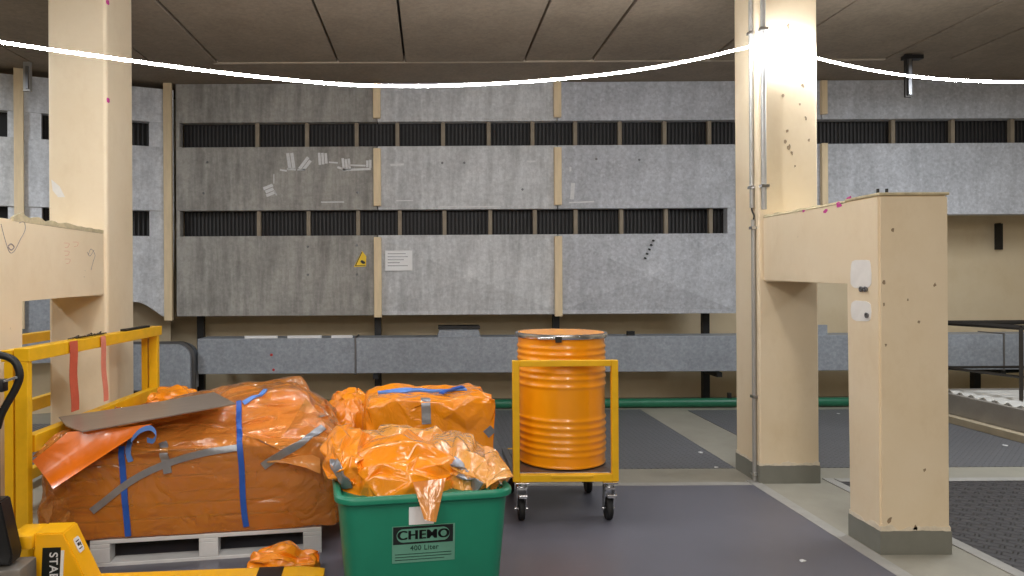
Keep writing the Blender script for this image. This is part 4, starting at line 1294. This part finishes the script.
# ------------------------------------------------------------------ yellow frames on the left
def yframe(loc, lab, L=1.76, Ht=1.165, mid_z=.66):
    t = thing('steel_rack', lab, 'rack', loc, 0, 'yellow steel racks')
    x = 0
    def b(name, *a): return lb(name, *a, M_YEL, t, .004)
    for (y0, y1) in ((0, .07), (L - .07, L)):
        b('post', -.035, .030, y0, y1 - .025, 0, Ht - .07); b('post', -.09, -.045, y0, y1 - .025, 0, Ht - .07)
        pass
    b('top_rail', -.04, .04, 0, L, Ht - .069, Ht)
    b('back_rail', -.105, -.045, 0, L, Ht - .069, Ht - .01)
    b('middle_rail', -.03, .03, .071, L - .071, mid_z - .04, mid_z + .05)
    b('bottom_rail', -.03, .03, .071, L - .071, .04, .12)
    return t
yf = yframe((-2.075, 3.55, 0), 'yellow steel rack frame standing in front of the left pillar')
yframe((-2.98, 4.40, 0), 'yellow steel rack frame seen through the opening under the left beam', 1.5, 1.12, .58)
# straps and ties hanging on the frame
def hang(px, y0, y1, X, w, m, lab, dpx=0):
    a, b_ = unroll(px, y0); Y = X / a
    bm = bmesh.new()
    tp = at(px, y0, Y); bt = at(px + dpx, y1, Y)
    n = 10; rows = []
    for i in range(n + 1):
        p = tp.lerp(bt, i / n) + Vector((.002 * math.sin(i * .9), .004 * math.cos(i * .7), 0))
        rows.append([bm.verts.new(p + Vector((dx, dy, 0))) for dx, dy in ((0, -w / 2), (0, w / 2), (.003, w / 2), (.003, -w / 2))])
    for A_, B_ in zip(rows, rows[1:]):
        for k2 in range(4): bm.faces.new([A_[k2], A_[(k2 + 1) % 4], B_[(k2 + 1) % 4], B_[k2]])
    bm.faces.new(rows[0][::-1]); bm.faces.new(rows[-1])
    tag(obj('hanging_strap', bm, m), lab, 'strap', 'straps on the yellow frame')
hang(73, 341, 411, -2.03, .085, M_REDST, 'broad red strap hanging from the yellow frame top rail', 1.5)
hang(102.5, 336, 401, -2.03, .06, M_PINKST, 'thin faded red strap hanging beside the broad one on the yellow frame', 3)
tie = tag(boxo('black_rod', -2.09, -2.05, 4.72, 5.12, 1.166, 1.18, M_BLACK), 'black flat rod lying on the far end of the yellow top rail', 'rod')
tl = thing('tie_bundle', 'tangle of dark cable ties lying on the yellow top rail', 'cable', (-2.08, 4.3, 1.166), 0)
for k2 in range(9):
    y = 4.05 + k2 * .04
    pts = [(-2.10 + .03 * random.random(), y, 1.170), (-2.07, y + .03, 1.173 + .015 * random.random()), (-2.09, y + .07, 1.170), (-2.06, y + .10 * random.random() + .05, 1.176)]
    tubeo('tie', smooth_pts(pts, 4), .004, M_DSTEEL, tl, 5)

# ------------------------------------------------------------------ pallet jack
JY = R(4.5)
J0 = Vector((-1.62, 3.10, 0))                       # fork heel, on the centre line
jk = thing('pallet_jack', 'yellow pallet jack with black handle at the lower left', 'pallet jack', J0, JY)
def jl(name, x0, x1, y0, y1, z0, z1, m, bev=.004, par=None): return boxo(name, x0, x1, y0, y1, z0, z1, m, par or jk, bev, local=True)
for sy in (-1, 1):
    yc = sy * .19
    bm = bmesh.new()
    add_prism(bm, [(0, yc - .08, .05), (1.0, yc - .08, .05), (1.12, yc - .045, .05), (1.12, yc + .045, .05), (1.0, yc + .08, .05), (0, yc + .08, .05)], (0, 0, .045))
    fk = obj('fork', bm, M_YJACK, jk, local=True)
    lb('warning_strip', .80, .92, yc - .0815, yc + .0815, .062, .096, M_BLACK, fk, .0)
    bm = bmesh.new(); add_lathe(bm, [(.03, -.035), (.038, -.033), (.038, .033), (.03, .035)], 18)
    bmesh.ops.transform(bm, matrix=Matrix.Translation((.95, yc, .039)) @ Matrix.Rotation(R(90), 4, 'X'), verts=bm.verts); obj('fork_roller', bm, M_RUBBER, fk, 'auto', local=True)
    bm = bmesh.new()
    gz = .35 if sy > 0 else .15
    add_prism(bm, [(.07, yc - .075, .06), (-.06, yc - .075, gz), (-.19, yc - .075, gz), (-.19, yc - .075, .06)][::-1], (0, .15, 0))
    bmesh.ops.bevel(bm, geom=list(bm.edges), offset=.006, segments=2, affect='EDGES')
    g = obj('gusset', bm, M_YJACK, jk, local=True)
bm = bmesh.new(); add_box(bm, -.30, -.185, .09, .265, .285, .35, .012); obj('cross_head', bm, M_YJACK, jk, 'auto', local=True)
# lettered label on the far gusset side and round sticker on its slope
GM = WM[jk.name] @ Matrix.Translation((-.115, .19 - .075, .20)) @ Matrix.Rotation(R(90), 4, 'X')
bm = bmesh.new(); add_prism(bm, [(-.045, -.12, 0), (.035, -.12, 0), (.045, .085, 0), (-.035, .085, 0)], (0, 0, .003), GM); obj('label_plate', bm, M_INK, jk)
bm = bmesh.new(); add_prism(bm, [(.036, -.12, 0), (.05, -.12, 0), (.06, .07, 0), (.046, .07, 0)], (0, 0, .0025), GM); obj('label_edge', bm, M_WHITE, jk)
bm = text_bm('STABIL', .052, .0006, .0006)
bmesh.ops.transform(bm, matrix=GM @ Matrix.Translation((.012, -.02, .004)) @ Matrix.Rotation(R(-90), 4, 'Z'), verts=bm.verts); obj('lettering', bm, M_RESID, jk)
sv = Vector((.13, 0, -.29)).normalized(); sn = Vector((.29, 0, .13)).normalized()
bm = bmesh.new(); cc = Vector((-.06, .19, .35)) + sv * .09 + sn * .001
yv = Vector((0, 1, 0))
pts = [cc + yv * .028 * a + sv * .036 * b for a, b in ((-1, -.8), (-.7, -1), (.8, -1), (1, -.7), (1, .8), (.8, 1), (-.8, 1), (-1, .7))]
add_prism(bm, pts, sn * .002); obj('sticker', bm, M_RESID, jk, local=True)
for (a0, a1, b0, b1) in ((-.6, .5, -.6, -.45), (-.5, .2, -.25, .15), (.35, .65, -.2, .3), (-.6, .6, .45, .6)):
    bm = bmesh.new(); pts = [cc + sn * .002 + yv * .028 * a + sv * .036 * b for a, b in ((a0, b0), (a1, b0), (a1, b1), (a0, b1))]
    add_prism(bm, pts, sn * .001); obj('sticker_mark', bm, M_DSTEEL, jk, local=True)
# pump, steering wheels, handle
bm = bmesh.new(); add_box(bm, -.31, -.16, -.07, .085, .09, .262, .012); obj('pump_block', bm, M_GREY, jk, 'auto', local=True)
bm = bmesh.new(); add_lathe(bm, [(.05, .08), (.055, .09), (.055, .26), (.04, .27)], 20, (-.38, .02, 0)); obj('pump_cylinder', bm, M_GREY, jk, 'auto', local=True)
bm = bmesh.new()
add_lathe(bm, [(.035, -.02), (.06, -.02), (.06, .02), (.035, .02), (.035, -.02)], 24, cap=False)
bmesh.ops.transform(bm, matrix=Matrix.Translation((-.30, -.09, .23)) @ Matrix.Rotation(R(90), 4, 'X'), verts=bm.verts); obj('pivot_ring', bm, M_CHROME, jk, 'auto', local=True)
for sy in (-.06, .06):
    bm = bmesh.new(); add_lathe(bm, [(.05, -.025), (.09, -.025), (.1, -.015), (.1, .015), (.09, .025), (.05, .025)], 28)
    bmesh.ops.transform(bm, matrix=Matrix.Translation((-.38, sy, .1)) @ Matrix.Rotation(R(90), 4, 'X'), verts=bm.verts); obj('steer_wheel', bm, M_RUBBER, jk, 'auto', local=True)
bm = bmesh.new()
add_prism(bm, [(-.37, -.045, .27), (-.215, -.045, .27), (-.205, -.045, .31), (-.255, -.045, .55), (-.345, -.045, .55), (-.38, -.045, .31)], (0, .09, 0)); bmesh.ops.bevel(bm, geom=list(bm.edges), offset=.006, segments=2, affect='EDGES')
obj('handle_foot', bm, M_BLACK, jk, 'auto', local=True)
hx = -.30
tubeo('handle_shaft', [(hx, 0, .45), (hx, 0, 1.02)], .022, M_BLACK, jk, 14, local=True)
loop = [(hx + .012, 0, .86), (hx + .035, 0, .93), (hx + .095, 0, 1.04), (hx + .108, 0, 1.10), (hx + .085, 0, 1.155), (hx + .03, 0, 1.18), (hx - .03, 0, 1.18), (hx - .085, 0, 1.155), (hx - .108, 0, 1.10), (hx - .095, 0, 1.04), (hx - .035, 0, .93), (hx - .012, 0, .86)]
tubeo('handle_grip', smooth_pts(loop, 5), .0165, M_BLACK, jk, 12, local=True)
bm = bmesh.new(); add_box(bm, hx - .035, hx + .05, -.025, .025, 1.02, 1.075, .006); obj('lever_housing', bm, M_BLACK, jk, 'auto', local=True)
tubeo('release_lever', [(hx + .03, -.01, 1.06), (hx + .11, -.03, 1.085)], .006, M_CHROME, jk, 8, local=True)
bm = bmesh.new(); add_lathe(bm, [(.006, 0), (.011, .001), (.011, .003)], 12)
bmesh.ops.transform(bm, matrix=Matrix.Translation((hx + .03, -.047, .42)) @ Matrix.Rotation(R(90), 4, 'X'), verts=bm.verts); obj('inspection_dot', bm, M_WHITE, jk, local=True)

# ------------------------------------------------------------------ steel tray, corrugated sheets and dark table frame at the right
tx0, tx1, ty0, ty1 = 5.40, 7.6, 6.0, 7.62
ty = thing('steel_tray', 'low dark steel tray on a pale kerb at the far right', 'tray', ((tx0 + tx1) / 2, (ty0 + ty1) / 2, 0), 0)
boxo('kerb', tx0 - .09, tx1 + .03, ty0 - .09, ty1 + .03, 0.005, .075, M_KERB, ty, .004)
for a in ((tx0, tx0 + .05, ty0, ty1), (tx1 - .05, tx1, ty0, ty1), (tx0 + .051, tx1 - .051, ty0, ty0 + .05), (tx0 + .051, tx1 - .051, ty1 - .05, ty1)):
    boxo('side_plate', *a, .076, .285, M_TRAY, ty, .005)
boxo('bottom_plate', tx0 + .051, tx1 - .051, ty0 + .051, ty1 - .051, .076, .09, M_STEEL, ty)
for i in range(3):
    bm = bmesh.new(); rows = []
    n = 48
    y0, y1 = ty0 + .12 + i * .02, ty1 - .12 - i * .03
    for j in range(n + 1):
        y = y0 + (y1 - y0) * j / n
        zz = .262 + .012 * i + .016 * math.sin(y * 42)
        rows.append([bm.verts.new((x, y, zz + dz)) for x, dz in ((tx0 + .06, 0), (tx1 - .1, 0.0), (tx1 - .1, .006), (tx0 + .06, .006))])
    for A_, B_ in zip(rows, rows[1:]):
        for k2 in range(4): bm.faces.new([A_[k2], A_[(k2 + 1) % 4], B_[(k2 + 1) % 4], B_[k2]])
    bm.faces.new(rows[0][::-1]); bm.faces.new(rows[-1])
    tag(obj('corrugated_sheet', bm, M_ALU, None, 'auto'), ['lowest bright corrugated sheet lying in the steel tray', 'middle bright corrugated sheet of the three in the steel tray', 'topmost bright corrugated sheet lying in the steel tray'][i], 'sheet', 'corrugated sheets in the tray')
tf = thing('table_frame', 'dark steel table frame at the right edge above the tray', 'table', (5.6, 5.3, 0), 0)
zt = 1.12
def bar(name, a, b, r=.024):
    tubeo(name, [a, b], r, M_DSTEEL, tf, 4)
T1 = at(1021, 327.5, 6.75); zt = T1.z
T2 = Vector((5.50, 7.52, zt)); T3 = Vector((7.3, 6.75, zt)); T4 = Vector((7.3, 7.52, zt))
for a, b in ((T1, T2), (T1, T3), (T2, T4), (T4, T3)): bar('top_rail', a, b)
for a in (T1, T2, T3, T4): bar('leg', Vector((a.x, a.y, .309)), a, .022)
zl = .53
for a, b in ((T1, T2), (T2, T4), (T1, T3)): bar('lower_rail', Vector((a.x, a.y, zl)), Vector((b.x, b.y, zl)), .014)

# ------------------------------------------------------------------ small flakes on the floor
for i, (px, py, lab) in enumerate(((802, 562, 'white paper flake on the grey vinyl near the front column'), (700, 453, 'white flake on the grey mat left of the right pillar'), (716, 468, 'small white flake at the corner of the grey mat'), (838, 414, 'white flake on the mat between the right columns'), (1005, 446, 'pale flake on the mat beside the steel tray'))):
    a, b_ = unroll(px, py); Y = -CAMZ / b_
    p = at(px, py, Y)
    bm = bmesh.new()
    pts = [(p.x + .016 * math.cos(k2 * PI / 3) * (0.6 + random.random()), p.y + .02 * math.sin(k2 * PI / 3) * (.6 + random.random()), .0045) for k2 in range(6)]
    add_prism(bm, pts, (0, 0, .004)); tag(obj('paper_flake', bm, M_RESID), lab, 'litter', 'flakes on the floor')
